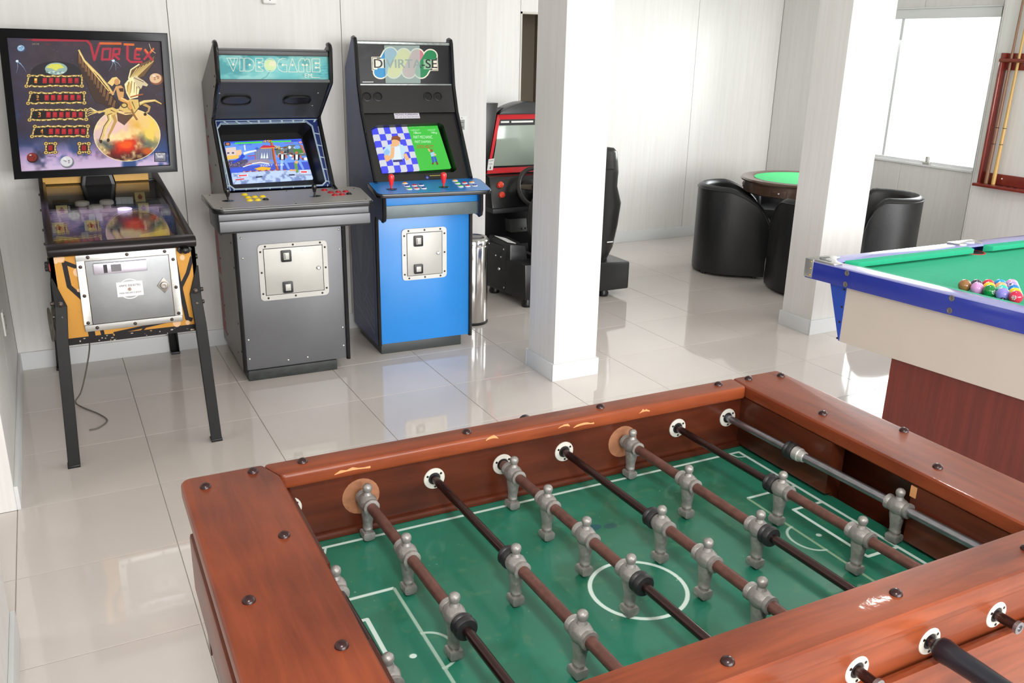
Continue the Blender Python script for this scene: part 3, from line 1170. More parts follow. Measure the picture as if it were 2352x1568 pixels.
c.poly([(1112, 620), (1160, 560), (1225, 540), (1262, 580), (1250, 660), (1236, 740), (1160, 760), (1128, 700)], G2)
c.poly([(1128, 640), (1160, 590), (1180, 640), (1160, 740), (1140, 700)], G1)
c.poly([(1190, 555), (1210, 535), (1226, 548), (1290, 585), (1330, 622), (1316, 640), (1280, 630), (1262, 668), (1230, 660), (1215, 610)], (216, 200, 160))
c.line([(1200, 560), (1290, 600)], 5, G3)
c.line([(1262, 668), (1240, 640)], 5, G3)
c.line([(1165, 740), (1236, 720), (1282, 712)], 12, (170, 90, 40))
c.line([(1230, 810), (1290, 780), (1390, 768), (1450, 800)], 34, G1, w2=10)
c.line([(1235, 802), (1300, 775), (1390, 766)], 8, G2, w2=4)
c.line([(1280, 800), (1340, 830), (1330, 870), (1300, 890)], 26, (196, 158, 90), w2=10)
c.ell(1300, 896, 14, 14, G3)
c.ell(1464, 800, 12, 12, G3)
for a, b in (((1150, 600), (1135, 690)), ((1180, 590), (1168, 700)), ((1205, 600), (1200, 700)), ((1225, 640), (1222, 720))):
    c.line([a, b], 7, (120, 84, 48), w2=3)
for a, b in (((1120, 800), (1160, 860)), ((1180, 780), (1210, 850)), ((985, 860), (1030, 880)), ((960, 905), (1000, 890)), ((1060, 860), (1100, 872))):
    c.line([a, b], 9, (110, 74, 40), w2=4)
c.line([(1240, 760), (1250, 830), (1205, 884), (1110, 888)], 6, (70, 44, 28))
c.line([(955, 905), (965, 950), (925, 1010), (905, 1080), (884, 1140)], 6, (60, 38, 26))
c.line([(1245, 822), (1300, 798), (1390, 782), (1448, 808)], 5, (60, 38, 26))
# rider
c.poly([(955, 610), (1000, 560), (1040, 552), (1075, 590), (1070, 620), (1030, 600), (1000, 640)], (236, 206, 130))
c.ell(1042, 600, 24, 30, (206, 150, 96))
c.poly([(1030, 640), (1080, 630), (1110, 660), (1104, 740), (1060, 770), (1046, 720)], (214, 160, 100))
c.poly([(1060, 660), (1105, 655), (1104, 690), (1070, 690)], (70, 44, 30))
c.line([(1036, 650), (1010, 705), (970, 700)], 14, (214, 160, 100))
c.line([(1075, 755), (1150, 790), (1185, 880), (1225, 950)], 40, (222, 160, 84), w2=16)
c.line([(1080, 748), (1150, 782)], 10, (250, 210, 140))
c.line([(1175, 850), (1195, 900), (1228, 950)], 18, (150, 106, 60))
c.ell(1110, 815, 32, 26, GD)
c.ell(1110, 815, 22, 17, GO)
# title with its long flash to the left
c.poly([(140, 205), (250, 200), (770, 205), (800, 230), (790, 246), (750, 222), (250, 214)], (150, 40, 50), .85)
c.line([(250, 208), (765, 212), (800, 250), (835, 395), (882, 240), (1090, 240)], 22, (176, 38, 58))
c.line([(882, 238), (1084, 240)], 22, (220, 104, 40))
R1, R2 = (178, 40, 62), (222, 110, 44)
for pts, top in (([(935, 290), (985, 290), (975, 390), (905, 390), (915, 290), (940, 290)], 0), ([(1000, 392), (1015, 290), (1070, 290), (1062, 340), (1012, 342), (1068, 392)], 0), ([(1142, 250), (1140, 385), (1170, 412), (1280, 412)], 1), ([(1270, 300), (1215, 300), (1208, 380), (1262, 384)], 0), ([(1212, 342), (1255, 344)], 0), ([(1296, 300), (1372, 398)], 0), ([(1380, 290), (1290, 392)], 0)):
    c.line(pts, 21, R1)
c.line([(1105, 246), (1205, 250)], 21, R2)
c.line([(1142, 258), (1140, 385)], 24, R1)
c.line([(1218, 286), (1275, 288)], 16, R2)
c.line([(1300, 290), (1330, 330)], 18, R2)
c.line([(1384, 282), (1350, 325)], 18, R2)
c.line([(1340, 240), (1360, 300), (1400, 330)], 5, (232, 216, 160))
for x0, x1, t, cc in ((250, 318, 'GAME OVER', (170, 160, 120)), (370, 428, 'TILT', (130, 40, 50)), (556, 608, 'MATCH', (110, 36, 56)), (640, 735, 'HIGH SCORE', (110, 36, 56))):
    c.text(t, x0, 234 + x0 * .02, x1, 250 + x0 * .02, cc)
# maker's badge
c.poly([(1380, 1238), (1488, 1238), (1488, 1325), (1380, 1325)], (24, 24, 34))
c.poly([(1387, 1245), (1481, 1245), (1481, 1318), (1387, 1318)], (140, 140, 158))
c.poly([(1392, 1250), (1476, 1250), (1458, 1288), (1410, 1288)], (206, 206, 214))
c.text('TAITO', 1404, 1254, 1466, 1276, (30, 30, 44))
c.text('ELECTRONICS', 1392, 1298, 1478, 1312, (30, 30, 44))
M_BG = img_mat('backglass_print', c.image('backglass_print'), .35, spec=.12)
plate('backglass', [(ix[0][0] - .003, BY + .02, ix[0][1] + .003), (ix[1][0] + .003, BY + .02, ix[1][1] + .003), (ix[2][0] + .003, BY + .02, ix[2][1] - .003), (ix[3][0] - .003, BY + .02, ix[3][1] - .003)], M_BG, pin, .005, PO, label='printed glass with a golden winged horse above a globe')

# mains lead looped at the left side, and its end on the floor
g = G(PO)
pts = []
for k in range(46):
    t = k / 45
    a = t * 2 * PI * 3
    pts.append((.196 + .012 * math.sin(a * .5), -.62 - .05 * math.cos(a) * (1 - .3 * t), .46 + .075 * math.sin(a) - .02 * t))
g.tube(pts, .0045, 6)
g.done('mains_lead', mat('grey_cable', (104, 100, 90), .5), pin, smooth=True)
g = G(PO)
g.tube(smooth_path([(.26, -.62, .50), (.30, -.60, .44), (.335, -.57, .34), (.31, -.53, .2), (.27, -.48, .06), (.24, -.46, .006), (.27, -.55, .004), (.33, -.66, .004), (.36, -.76, .004), (.32, -.83, .004), (.28, -.84, .004)]), .0035, 6)
g.done('mains_lead', mat('grey_cable', (104, 100, 90), .5), pin, smooth=True)


# ------------------------------------------------------------------ upright arcade cabinets
def roundpoly(pts, r, seg=4):
    out = []
    n = len(pts)
    rs = r if isinstance(r, (list, tuple)) else [r] * n
    for i in range(n):
        p, a, b = Vector(pts[i]), Vector(pts[i - 1]), Vector(pts[(i + 1) % n])
        ri = rs[i]
        if ri <= 0:
            out.append(tuple(p))
            continue
        d1, d2 = (a - p), (b - p)
        ri = min(ri, d1.length * .49, d2.length * .49)
        s, e = p + d1.normalized() * ri, p + d2.normalized() * ri
        for k in range(seg + 1):
            t = k / seg
            out.append(tuple((s * (1 - t) + p * t) * (1 - t) + (p * (1 - t) + e * t) * t))
    return out


def coin_door(parent, x0, x1, z0, z1, ix0, ix1, iz0, iz1, slots, lock, y=0.0, fm=M_STEELW, dm=M_STEELW):
    g = G()
    outer = roundpoly([(x0, z1), (x1, z1), (x1, z0), (x0, z0)], .025, 5)
    k = len(outer) // 4
    inner = [(ix0, iz1), (ix1, iz1), (ix1, iz0), (ix0, iz0)]
    # ring built from front and back faces
    for yy in (y - .007, y - .001):
        for c in range(4):
            seg = outer[c * k:(c + 1) * k]
            nxt = outer[((c + 1) * k) % len(outer)]
            for a, b in zip(seg, seg[1:]):
                g.face([(a[0], yy, a[1]), (b[0], yy, b[1]), (inner[c][0], yy, inner[c][1])])
            g.face([(seg[-1][0], yy, seg[-1][1]), (nxt[0], yy, nxt[1]), (inner[(c + 1) % 4][0], yy, inner[(c + 1) % 4][1]), (inner[c][0], yy, inner[c][1])])
    for poly in (outer, inner):
        for a, b in zip(poly, poly[1:] + poly[:1]):
            g.face([(a[0], y - .007, a[1]), (b[0], y - .007, b[1]), (b[0], y - .001, b[1]), (a[0], y - .001, a[1])])
    d = g.done('coin_door', fm, parent)
    g = G()
    g.box(ix0, ix1, y - .002, y - .0005, iz0, iz1)
    g.done('door_gap', M_BLACK, d)
    g = G()
    g.box(ix0 + .003, ix1 - .003, y - .009, y - .002, iz0 + .003, iz1 - .003)
    g.done('door_plate', dm, d, bevel=.002)
    for n, (a, b, c0, c1) in enumerate(slots):
        g = G()
        g.prism(roundpoly([(a, c1), (b, c1), (b, c0), (a, c0)], .006, 3), 'y', y - .02, y - .009)
        s = g.done(('coin_slot', 'coin_return')[n], M_BLACK, d, bevel=.002)
        m_ = .012
        g = G()
        g.box(a + m_, b - m_, y - .0215, y - .0195, c0 + m_, c1 - m_)
        g.done(('slot_face', 'return_flap')[n], M_STEELW, s, bevel=.001)
        if n == 0:
            g = G()
            g.box(a + m_ + .004, a + m_ + .007, y - .0225, y - .021, c0 + m_ + .004, c1 - m_ - .004)
            g.done('slot_opening', M_BLACK, s)
    g = G()
    g.lathe([(.011, 0), (.0105, .006), (.007, .008), (.006, .006), (.003, .006), (.003, .009), (0, .009)], (lock[0], y - .009, lock[1]), (0, -1, 0), 18)
    g.done('door_lock', M_CHROME, d, smooth=True)
    mx, mz = (x0 + ix0) / 2, (z1 + iz1) / 2
    nx, nz = (x1 + ix1) / 2, (z0 + iz0) / 2
    first = None
    pos = [(ix0 + .012, mz), ((ix0 + ix1) / 2, mz), (ix1 - .012, mz), (ix0 + .012, nz), ((ix0 + ix1) / 2, nz), (ix1 - .012, nz)]
    pos += [(mx, iz1 - .015), (mx, (iz0 + iz1) / 2), (mx, iz0 + .012), (nx, iz1 - .015), (nx, (iz0 + iz1) / 2), (nx, iz0 + .012)]
    for px, pz in pos:
        if first is None:
            g = G()
            g.lathe([(.0055, 0), (.005, .002), (.003, .0035), (0, .004)], (0, 0, 0), (0, -1, 0), 10)
            first = o = g.done('bolt', M_BOLT, d, smooth=True)
        else:
            o = copy_of(first, d)
        o.location = (px, y - .007, pz)
    return d


def joystick(parent, x, y, z, m, h=.06, r=.0135):
    g = G()
    g.lathe([(.0305, 0), (.03, .0015), (.006, .0025), (.006, .004)], (x, y, z), n=24)
    w = g.done('dust_washer', M_BLACKG, None, smooth=True)
    g = G()
    g.lathe([(.0045, 0), (.0045, .02), (r * .55, .02), (r * .62, .028), (r * .95, h * .68), (r, h * .8), (r * .85, h * .93), (r * .4, h), (0, h * 1.01)], (x, y, z), n=18)
    j = g.done('joystick', m, parent, smooth=True)
    w.parent = j


def button(parent, p, rim, cap, r=.0145):
    g = G()
    g.lathe([(r, 0), (r, .003), (r * .86, .005), (r * .72, .0045), (r * .72, 0)], p, n=18)
    b = g.done('push_button', rim, parent, smooth=True)
    g = G()
    g.lathe([(r * .68, .002), (r * .68, .008), (r * .55, .0095), (0, .0095)], p, n=16)
    g.done('button_cap', cap, b, smooth=True)


def strip(parent, pts, x, name='edge_moulding', r=.011):
    g = G()
    g.tube([(x, a, b) for a, b in pts], r, 8)
    return g.done(name, M_BLACKG, parent, smooth=True)


def slab_with_hole(name, P, outer, inner, m, parent, uvw, t=.006):
    """sloped frame: P(x, s) gives the 3d point, outer/inner polygons with equal count in (x, s); uvw = (x0, x1, s0, s1)"""
    bm = bmesh.new()
    uvl = bm.loops.layers.uv.new('UVMap')
    n = len(outer)

    def uv(q):
        return ((q[0] - uvw[0]) / (uvw[1] - uvw[0]), 1 - (q[1] - uvw[2]) / (uvw[3] - uvw[2]))
    nrm = (P(0, 1) - P(0, 0)).cross(P(1, 0) - P(0, 0)).normalized()
    for d in (0, -t):
        O = [bm.verts.new(P(*q) + nrm * d) for q in outer]
        I = [bm.verts.new(P(*q) + nrm * d) for q in inner]
        for i in range(n):
            j = (i + 1) % n
            f = bm.faces.new([O[i], O[j], I[j], I[i]])
            for l, q in zip(f.loops, (outer[i], outer[j], inner[j], inner[i])):
                l[uvl].uv = uv(q)
        if d == 0:
            I0, O0 = I, O
    for A, B, Q in ((I0, I, inner), (O0, O, outer)):
        for i in range(n):
            j = (i + 1) % n
            f = bm.faces.new([A[i], A[j], B[j], B[i]])
            for l, q in zip(f.loops, (Q[i], Q[j], Q[j], Q[i])):
                l[uvl].uv = uv(q)
    bmesh.ops.recalc_face_normals(bm, faces=bm.faces)
    me = bpy.data.meshes.new(name)
    bm.to_mesh(me)
    bm.free()
    me.materials.append(m)
    o = bpy.data.objects.new(name, me)
    C.objects.link(o)
    o.parent = parent
    return o


def shroud(parent, P, inner, backq, m):
    """dark funnel from the frame opening back to the picture tube"""
    g = G()
    n = len(inner)
    F = [g.v(P(*q)) for q in inner]
    B = [g.v(q) for q in backq]
    for i in range(n):
        j = (i + 1) % n
        g.bm.faces.new([F[i], F[j], B[j], B[i]])
    g.bm.faces.new(B)
    return g.done('monitor_shroud', m, parent)


# ---- grey cabinet
c1 = thing('arcade_cabinet', 'grey two player arcade cabinet with a turquoise lettered sign and yellow and red buttons', 'arcade machine', (1.317, -.52, 0), math.radians(-1.5), 'upright arcade cabinets')
M_GREY = mat('grey_sheet_metal', (112, 113, 116), .34, .35, var=.07, vscale=3)
M_GSIDE = mat('grey_side_board', (126, 121, 116), .4, .1, var=.10, vscale=5)
M_DGREY = mat('dark_grey_panel', (60, 61, 63), .42, .1, var=.06)
M_REDP = mat('worn_red_print', (150, 62, 56), .5, var=.25, vscale=40)
W1 = .283
front = [(0, .052), (0, .86), (.10, .95), (.165, .968), (.392, 1.285), (.395, 1.31), (.118, 1.492), (.112, 1.515), (.104, 1.655)]
prof1 = front + [(.118, 1.668), (.145, 1.668), (.64, 1.47), (.64, .052)]
for sx in (-1, 1):
    g = G()
    g.prism(prof1, 'x', *sorted((sx * W1, sx * (W1 - .018))))
    sp = g.done('side_panel', M_GSIDE, c1)
    strip(sp, front[:2] + [(.0, .93)], sx * (W1 - .009))
    strip(sp, [(.11, .955)] + front[3:] + [(.112, 1.668), (.13, 1.676), (.15, 1.674)], sx * (W1 - .009))
    if sx < 0:
        rv = None
        for y, z in ((.16, 1.52), (.2, 1.47), (.15, 1.40), (.5, 1.36), (.3, 1.33), (.55, 1.2), (.38, 1.07), (.08, .72), (.52, .72), (.4, .70), (.04, .6), (.5, .55), (.06, .3), (.5, .28), (.02, .16), (.47, .12), (.13, .12)):
            if rv is None:
                g = G()
                g.lathe([(.006, 0), (.005, .002), (0, .003)], (0, 0, 0), (-1, 0, 0), 8)
                rv = o = g.done('rivet', M_BOLT, sp, smooth=True)
            else:
                o = copy_of(rv, sp)
            o.location = (-W1, y, z)
        for a in ((.5, .62, .10, .2), (.515, .6, .2, .42), (.52, .61, .45, .75), (.56, .63, .78, .9), (.55, .62, .95, 1.05), (.56, .62, 1.1, 1.2), (.56, .61, 1.24, 1.32)):
            g = G()
            g.prism([(a[0] + random.uniform(-.01, .01), a[2]), (a[1], a[2] + random.uniform(0, .03)), (a[1] + random.uniform(-.01, .01), a[3]), (a[0] + .02, a[3] - random.uniform(0, .02))], 'x', -W1 - .0008, -W1)
            g.done('worn_print', M_REDP, sp)
iw = W1 - .018
g = G()
g.box(-iw, iw, .004, .02, .058, .86)
g.done('front_panel', M_GREY, c1, bevel=.002)
g = G()
g.box(-iw, iw, .62, .64, .06, 1.47)
g.done('back_panel', M_BLACK, c1)
g = G()
g.prism([(.125, 1.635), (.125, 1.65), (.63, 1.465), (.63, 1.45)], 'x', -iw, iw)
g.done('top_panel', M_BLACK, c1)
g = G()
g.box(-.262, .208, -.006, .55, 0, .056)
g.done('plinth', mat('scuffed_black_plinth', (44, 48, 46), .5, var=.5, vscale=14, stretch=(1, 1, 3)), c1, bevel=.004)
rv = None
for x, z in ((-.18, .805), (.189, .805), (.25, .765), (.25, .66), (.25, .231), (.25, .128), (.052, .088), (-.051, .086), (-.249, .119), (-.247, .223), (-.244, .653), (-.244, .756)):
    if rv is None:
        g = G()
        g.lathe([(.006, 0), (.0055, .0015), (.003, .003), (0, .0035)], (0, 0, 0), (0, -1, 0), 10)
        rv = o = g.done('rivet', M_STEEL, c1, smooth=True)
    else:
        o = copy_of(rv, c1)
    o.location = (x, .004, z)
coin_door(c1, -.170, .183, .424, .717, -.144, .159, .450, .695, [(-.057, -.005, .621, .681), (-.057, -.006, .458, .517)], (.132, .575), .004)
# control box and panel
zc = lambda y: .938 + (y + .19) * .0572
g = G()
g.box(-.365, .372, -.15, .15, .812, .925)
bx = g.done('control_box', mat('black_control_box', (36, 37, 39), .35, .2), c1, bevel=.004)
g = G()
g.box(-.362, .372, -.158, -.149, .822, .872)
g.done('front_lip', M_GREY, bx, bevel=.002)
g = G()
g.box(-.362, .366, -.152, -.149, .876, .904)
g.done('front_strip', M_GREY, bx, bevel=.001)
cpp = roundpoly([(-.388, -.20), (.388, -.186), (.415, .12), (.385, .17), (-.398, .15)], [.05, .03, .03, .04, .012])
g = G()
g.loft([[(x, y, zc(y) - .024) for x, y in cpp], [(x, y, zc(y)) for x, y in cpp]])
cp = g.done('control_panel', M_BLACKG, c1, bevel=.004)
cpi = roundpoly([(-.382, -.193), (.381, -.180), (.408, .118), (.381, .164), (-.391, .145)], [.046, .026, .026, .036, .01])
g = G()
g.loft([[(x, y, zc(y) - .001) for x, y in cpi], [(x, y, zc(y) + .0012) for x, y in cpi]])
g.done('panel_skin', mat('warm_grey_panel_skin', (178, 174, 168), .38, .25, var=.05), cp)
joystick(cp, -.294, -.018, zc(-.018), M_BLACKG)
joystick(cp, .130, -.014, zc(-.014), M_BLACKG)
M_YBTN = mat('yellow_button', (236, 206, 40), .25)
M_RBTN = mat('red_button', (176, 36, 44), .25)
for x, y in ((-.197, .090), (-.193, .022), (-.196, -.041), (-.160, .025), (-.158, -.042), (-.122, .026)):
    button(cp, (x, y, zc(y)), M_YBTN, M_YBTN, .017)
for x, y in ((.209, .10), (.226, .037), (.230, -.027), (.266, .040), (.268, -.025), (.306, .042)):
    button(cp, (x, y, zc(y)), M_RBTN, M_RBTN, .017)
for x, y in ((-.120, -.042), (.306, -.018)):
    button(cp, (x, y, zc(y)), M_BLACKG, M_BLACKG, .016)
for x, y in ((-.35, -.17), (.0, -.165), (.355, -.15), (.37, .11), (-.36, .12), (.02, .13)):
    g = G()
    g.lathe([(.004, 0), (.003, .002), (0, .0025)], (x, y, zc(y) + .001), n=8)
    g.done('screw', M_BOLT, cp)
# frame around the tube
sl = Vector((0, .392 - .165, 1.30 - .968))
SL = sl.length
sl.normalize()
P1 = lambda x, s: Vector((x, .405, 1.298)) - sl * s
bo = [(-iw, 0.0), (-.12, 0), (.12, 0), (iw, 0), (iw, SL), (.12, SL), (-.12, SL), (-iw, SL)]
bi = [(-.258, .055), (-.236, .028), (.200, .024), (.226, .05), (.240, .375), (.220, .392), (-.226, .392), (-.247, .37)]
c = Canvas(530, 402, quad=[(-iw, 0), (iw, 0), (iw, SL), (-iw, SL)], bg=(20, 38, 96))
LG = (168, 186, 196)
c.line([(-.262, .012), (-.262, .1), (-.25, SL)], .004, LG)
c.line([(-.27, .008), (iw, .008)], .005, LG)
c.line(bi, .006, LG, close=True)
inset = [(-.262, .052), (-.238, .02), (.204, .017), (.232, .046), (.246, .376), (.222, .398), (-.228, .398), (-.252, .372)]
c.line(inset, .004, LG, close=True)
for k in range(9):
    x = -.23 + k * .06
    c.poly([(x, .008), (x + .01, .008), (x + .01 + (.02 if k < 3 else -.01 if k > 6 else 0), .024), (x + (.02 if k < 3 else -.01 if k > 6 else 0), .024)], LG)
    c.line([(x, .392), (x - .004, .41)], .006, LG)
for sx in (-1, 1):
    for k in range(5):
        s = .09 + k * .07
        c.line([(sx * .235, s), (sx * .275, s + .01)], .006, LG)
    c.line([(sx * .262, .05), (sx * .26, .39)], .004, LG)
slab_with_hole('screen_bezel', P1, bo, bi, img_mat('bezel_print', c.image('bezel_print'), .3), c1, (-iw, iw, 0, SL))
M_SHR = mat('black_shroud', (20, 20, 19), .45)
nb = Vector((0, sl.z, -sl.y))   # into the cabinet
shroud(c1, P1, bi, [P1(x * .92 - .012, s) + nb * .11 for x, s in bi], M_SHR)

# fighting game picture: a harbour street with small plain figures
c = Canvas(400, 250, quad=[(125, 415), (1720, 345), (1975, 1185), (335, 1280)], bg=(92, 140, 240))
n1 = c.noise((8, 5), 31, 3)
c.blend((n1 - .5) * 2, (130, 176, 250))
c.poly([(125, 415), (1720, 345), (1740, 400), (140, 450)], (54, 90, 226))
c.poly([(250, 950), (1890, 820), (1925, 1010), (290, 1080)], (60, 84, 200))
c.poly([(290, 1060), (1925, 990), (1980, 1190), (330, 1285)], (186, 206, 236))
nn = c.noise((16, 10), 33, 3)
p_ = c.mask([(290, 1060), (1925, 990), (1980, 1190), (330, 1285)])
tmp = c.a.copy()
c.blend((nn - .5) * 5, (120, 140, 190))
t2 = c.a
c.a = tmp
c.fill(p_, t2)
c.poly([(160, 540), (370, 520), (380, 700), (200, 720)], (220, 200, 190))
c.poly([(370, 590), (480, 580), (500, 690), (385, 700)], (236, 190, 150))
c.poly([(190, 700), (430, 690), (430, 760), (210, 780)], (244, 190, 90))
for x in (195, 290):
    c.rect(x, 630, x + 45, 660, (70, 70, 100))
c.poly([(210, 800), (610, 780), (640, 930), (250, 950)], (84, 76, 110))
for k in range(50):
    x, y = rng.uniform(230, 600), rng.uniform(800, 930)
    c.ell(x, y, 9, 6, rng.choice([(150, 130, 160), (50, 46, 80), (190, 170, 180)]), n=8)
c.poly([(740, 620), (960, 480), (1110, 500), (1150, 800), (780, 790)], (112, 122, 160))
for k in range(9):
    c.line([(800 + 36 * k, 600 - 10 * k), (790 + 40 * k, 790)], 6, (150, 160, 196))
for x in (880, 930, 990):
    c.poly([(x, 770), (x + 22, 640), (x + 45, 765)], (230, 240, 246))
c.poly([(590, 700), (750, 690), (760, 800), (620, 830)], (96, 120, 220))
c.line([(620, 715), (760, 705), (775, 800)], 14, (190, 70, 80))
c.poly([(660, 800), (1010, 780), (1150, 870), (560, 900)], (150, 140, 160))
c.line([(520, 940), (700, 880), (870, 850), (1050, 880)], 22, (230, 232, 236))
c.line([(600, 890), (700, 875)], 14, (190, 50, 60))
c.poly([(750, 980), (900, 940), (1100, 960), (1060, 1010), (860, 1022)], (246, 180, 40))
c.poly([(290, 980), (520, 970), (520, 1030), (420, 1060), (300, 1040)], (60, 90, 220))
for k in range(14):
    x = 520 + k * 65
    c.line([(x, 1050 - k * 3), (x + 40, 1030 - k * 3)], 24, (150, 60, 60) if k % 2 else (216, 150, 120))
c.poly([(1160, 560), (1340, 520), (1480, 480), (1700, 470), (1830, 700), (1200, 700)], (96, 110, 110))
for k in range(26):
    c.ell(rng.uniform(1180, 1830), rng.uniform(520, 780), rng.uniform(20, 50), rng.uniform(16, 36), rng.choice([(190, 196, 200), (60, 60, 70), (120, 130, 140), (230, 232, 236), (130, 70, 60)]), n=12)
c.poly([(1540, 620), (1580, 560), (1700, 550), (1790, 640), (1650, 655)], (70, 130, 60))
c.ell(1640, 520, 60, 40, (110, 160, 250))
c.poly([(1700, 470), (1740, 470), (1810, 640), (1770, 640)], (196, 110, 90))
c.line([(1075, 340), (1130, 560), (1165, 800), (1230, 1010)], 52, (150, 76, 50))
c.line([(1085, 340), (1140, 560), (1180, 800), (1240, 1000)], 22, (214, 110, 60))
c.poly([(860, 545), (930, 490), (1180, 500), (1180, 540)], (196, 40, 70))
c.line([(880, 556), (1170, 540)], 16, (240, 170, 60))
# small plain figures (no faces)
c.line([(545, 470), (560, 600)], 30, (214, 220, 236))
c.line([(530, 665), (640, 630), (790, 600)], 60, (226, 232, 236), w2=30)
c.line([(530, 690), (480, 760), (300, 850)], 90, (40, 70, 200), w2=36)
c.ell(800, 560, 36, 26, (60, 100, 190))
for x0, y0, s in ((1320, 640, 1), (1620, 640, .95)):
    c.ell(x0, y0, 32, 30, (190, 110, 80))
    c.poly([(x0 - 60, y0 + 40), (x0 + 70, y0 + 40), (x0 + 60, y0 + 160), (x0 - 50, y0 + 160)], (30, 30, 44))
    c.poly([(x0 - 20, y0 + 40), (x0 + 30, y0 + 40), (x0 + 30, y0 + 150), (x0 - 20, y0 + 150)], (232, 236, 240))
    c.line([(x0 - 66, y0 + 50), (x0 - 80, y0 + 110)], 30, (216, 110, 70))
    c.line([(x0 + 76, y0 + 50), (x0 + 100, y0 + 120)], 30, (216, 110, 70))
    c.line([(x0, y0 + 160), (x0 - 10, y0 + 370)], 62, (150, 190, 240), w2=44)
    c.line([(x0 + 50, y0 + 160), (x0 + 150, y0 + 350)], 60, (120, 160, 236), w2=40)
c.line([(1600, 850), (1640, 1060)], 70, (100, 150, 80), w2=50)
c.ell(1620, 840, 40, 30, (220, 170, 120))
c.line([(1480, 1010), (1620, 1010)], 34, (226, 160, 110))
# score bars, clock and words
c.poly([(350, 430), (915, 400), (915, 440), (345, 462)], (70, 210, 70))
c.poly([(1080, 395), (1510, 380), (1512, 412), (1085, 425)], (70, 210, 70))
c.poly([(1512, 380), (1640, 374), (1642, 404), (1514, 410)], (50, 70, 180))
c.text('49', 918, 380, 1078, 440, (60, 40, 20))
c.text('49', 924, 374, 1072, 432, (246, 196, 50))
c.text("'98", 1150, 490, 1290, 570, (70, 50, 20), slope=.15)
c.text("'98", 1156, 486, 1280, 560, (250, 220, 110), slope=.15)
c.text('TRIBUTE', 400, 468, 690, 490, (30, 50, 150), slope=-.03)
c.text('LEADER', 1370, 424, 1560, 448, (190, 40, 60))
c.poly([(135, 430), (250, 420), (262, 490), (150, 500)], (60, 40, 40))
c.ell(205, 460, 38, 26, (190, 120, 90))
c.poly([(1640, 370), (1730, 366), (1750, 448), (1660, 452)], (70, 80, 210))
c.ell(1700, 420, 36, 24, (210, 150, 140))
c.text('INSERT', 876, 896, 1130, 936, (250, 250, 250), slope=-.02)
c.text('COIN', 1190, 886, 1358, 922, (250, 250, 250), slope=-.02)
for q in ([(415, 1105), (620, 1088), (626, 1128), (425, 1145)], [(1700, 1020), (1850, 1014), (1858, 1066), (1710, 1072)]):
    c.poly(q, (236, 236, 244))
    cx = sum(a for a, _ in q) / 4
    cy = sum(b for _, b in q) / 4
    c.poly([(cx + (a - cx) * .82, cy + (b - cy) * .6) for a, b in q], (226, 50, 60))
c.poly([(370, 1192), (545, 1176), (550, 1198), (376, 1216)], (214, 60, 70))
c.poly([(785, 1142), (915, 1130), (920, 1156), (790, 1166)], (30, 34, 70))
c.poly([(1470, 1096), (1590, 1092), (1592, 1118), (1474, 1122)], (30, 34, 70))
c.poly([(1600, 1096), (1930, 1090), (1934, 1118), (1604, 1122)], (150, 160, 190))
plate('screen', [(-.228, .411, 1.184), (.176, .413, 1.190), (.197, .278, .993), (-.217, .275, .987)], img_mat('fighting_game_picture', c.image('fighting_game_picture'), .15, emit=1.05), c1, .012, bulge=.008, n=8, label='lit screen with a fighting game picture')

# speaker panel under the sign
g = G()
g.prism([(.392, 1.302), (.118, 1.494), (.125, 1.504), (.405, 1.308)], 'x', -iw, iw)
spk = g.done('speaker_panel', M_DGREY, c1)
sd = Vector((0, .118 - .392, 1.494 - 1.302)).normalized()
sn = Vector((0, -sd.z, sd.y))
if sn.z > 0:
    sn = -sn
for x0, x1 in ((-.25, -.103), (.055, .198)):
    g = G()
    cx, hw = (x0 + x1) / 2, (x1 - x0) / 2
    ring = []
    for k in range(28):
        a = 2 * PI * k / 28
        ring.append((cx + hw * math.copysign(abs(math.cos(a)) ** .55, math.cos(a)), .042 * math.copysign(abs(math.sin(a)) ** .9, math.sin(a))))
    cen = Vector((0, .246, 1.404))
    rr = lambda k, d: [Vector((cx + (x - cx) * k, 0, 0)) + cen + sd * (s * k) + sn * d for x, s in ring]
    g.loft([rr(1, .0), rr(1, .008), rr(.92, .011), rr(.88, .005)])
    g.done('speaker_grille', M_BLACK, spk, smooth=True)
for x, s in ((-.262, -.06), (.226, -.06), (-.268, .06), (.216, .06)):
    g = G()
    p = Vector((x, .246, 1.404)) - sd * s
    g.lathe([(.005, 0), (.004, .002), (0, .003)], p, sn, 8)
    g.done('screw', M_STEEL, spk)
# lettered sign
Q = [(248, 175), (1135, 180), (1140, 358), (262, 365)]
c = Canvas(600, 124, quad=Q, bg=(96, 176, 178))
n1, n2 = c.noise((5, 2), 41, 4), c.noise((9, 3), 42, 3)
X, Y = c.grid()
c.blend((n1 - .45) * 4, (136, 198, 196))
c.blend(np.clip((n2 - .55) * 5, 0, .8), (56, 140, 148))
c.blend(np.clip((X - .55) * 2, 0, .6) * np.clip((n1 - .4) * 3, 0, 1), (110, 170, 160))
for k in range(5):
    c.line([(520, 190 + 10 * k), (640, 220 + 16 * k), (760, 280 + 14 * k), (1130, 240 + 22 * k)], 7, (90, 186, 194), .5)
c.line([(620, 190), (690, 260), (640, 340), (600, 360)], 8, (70, 150, 150), .6)
c.line([(560, 200), (620, 230), (720, 240)], 6, (80, 160, 160), .6)
c.ell(672, 250, 50, 44, (216, 226, 160), .8)
c.ell(690, 240, 28, 20, (226, 216, 190), .7)
LT = (214, 216, 200)
WL = 4.5
L_ = lambda pts, cl=False: c.line(pts, WL, LT, close=cl)
L_([(320, 200), (410, 200), (412, 200), (372, 304)], False)
L_([(320, 200), (372, 304)])
L_([(345, 200), (372, 250), (385, 200)])
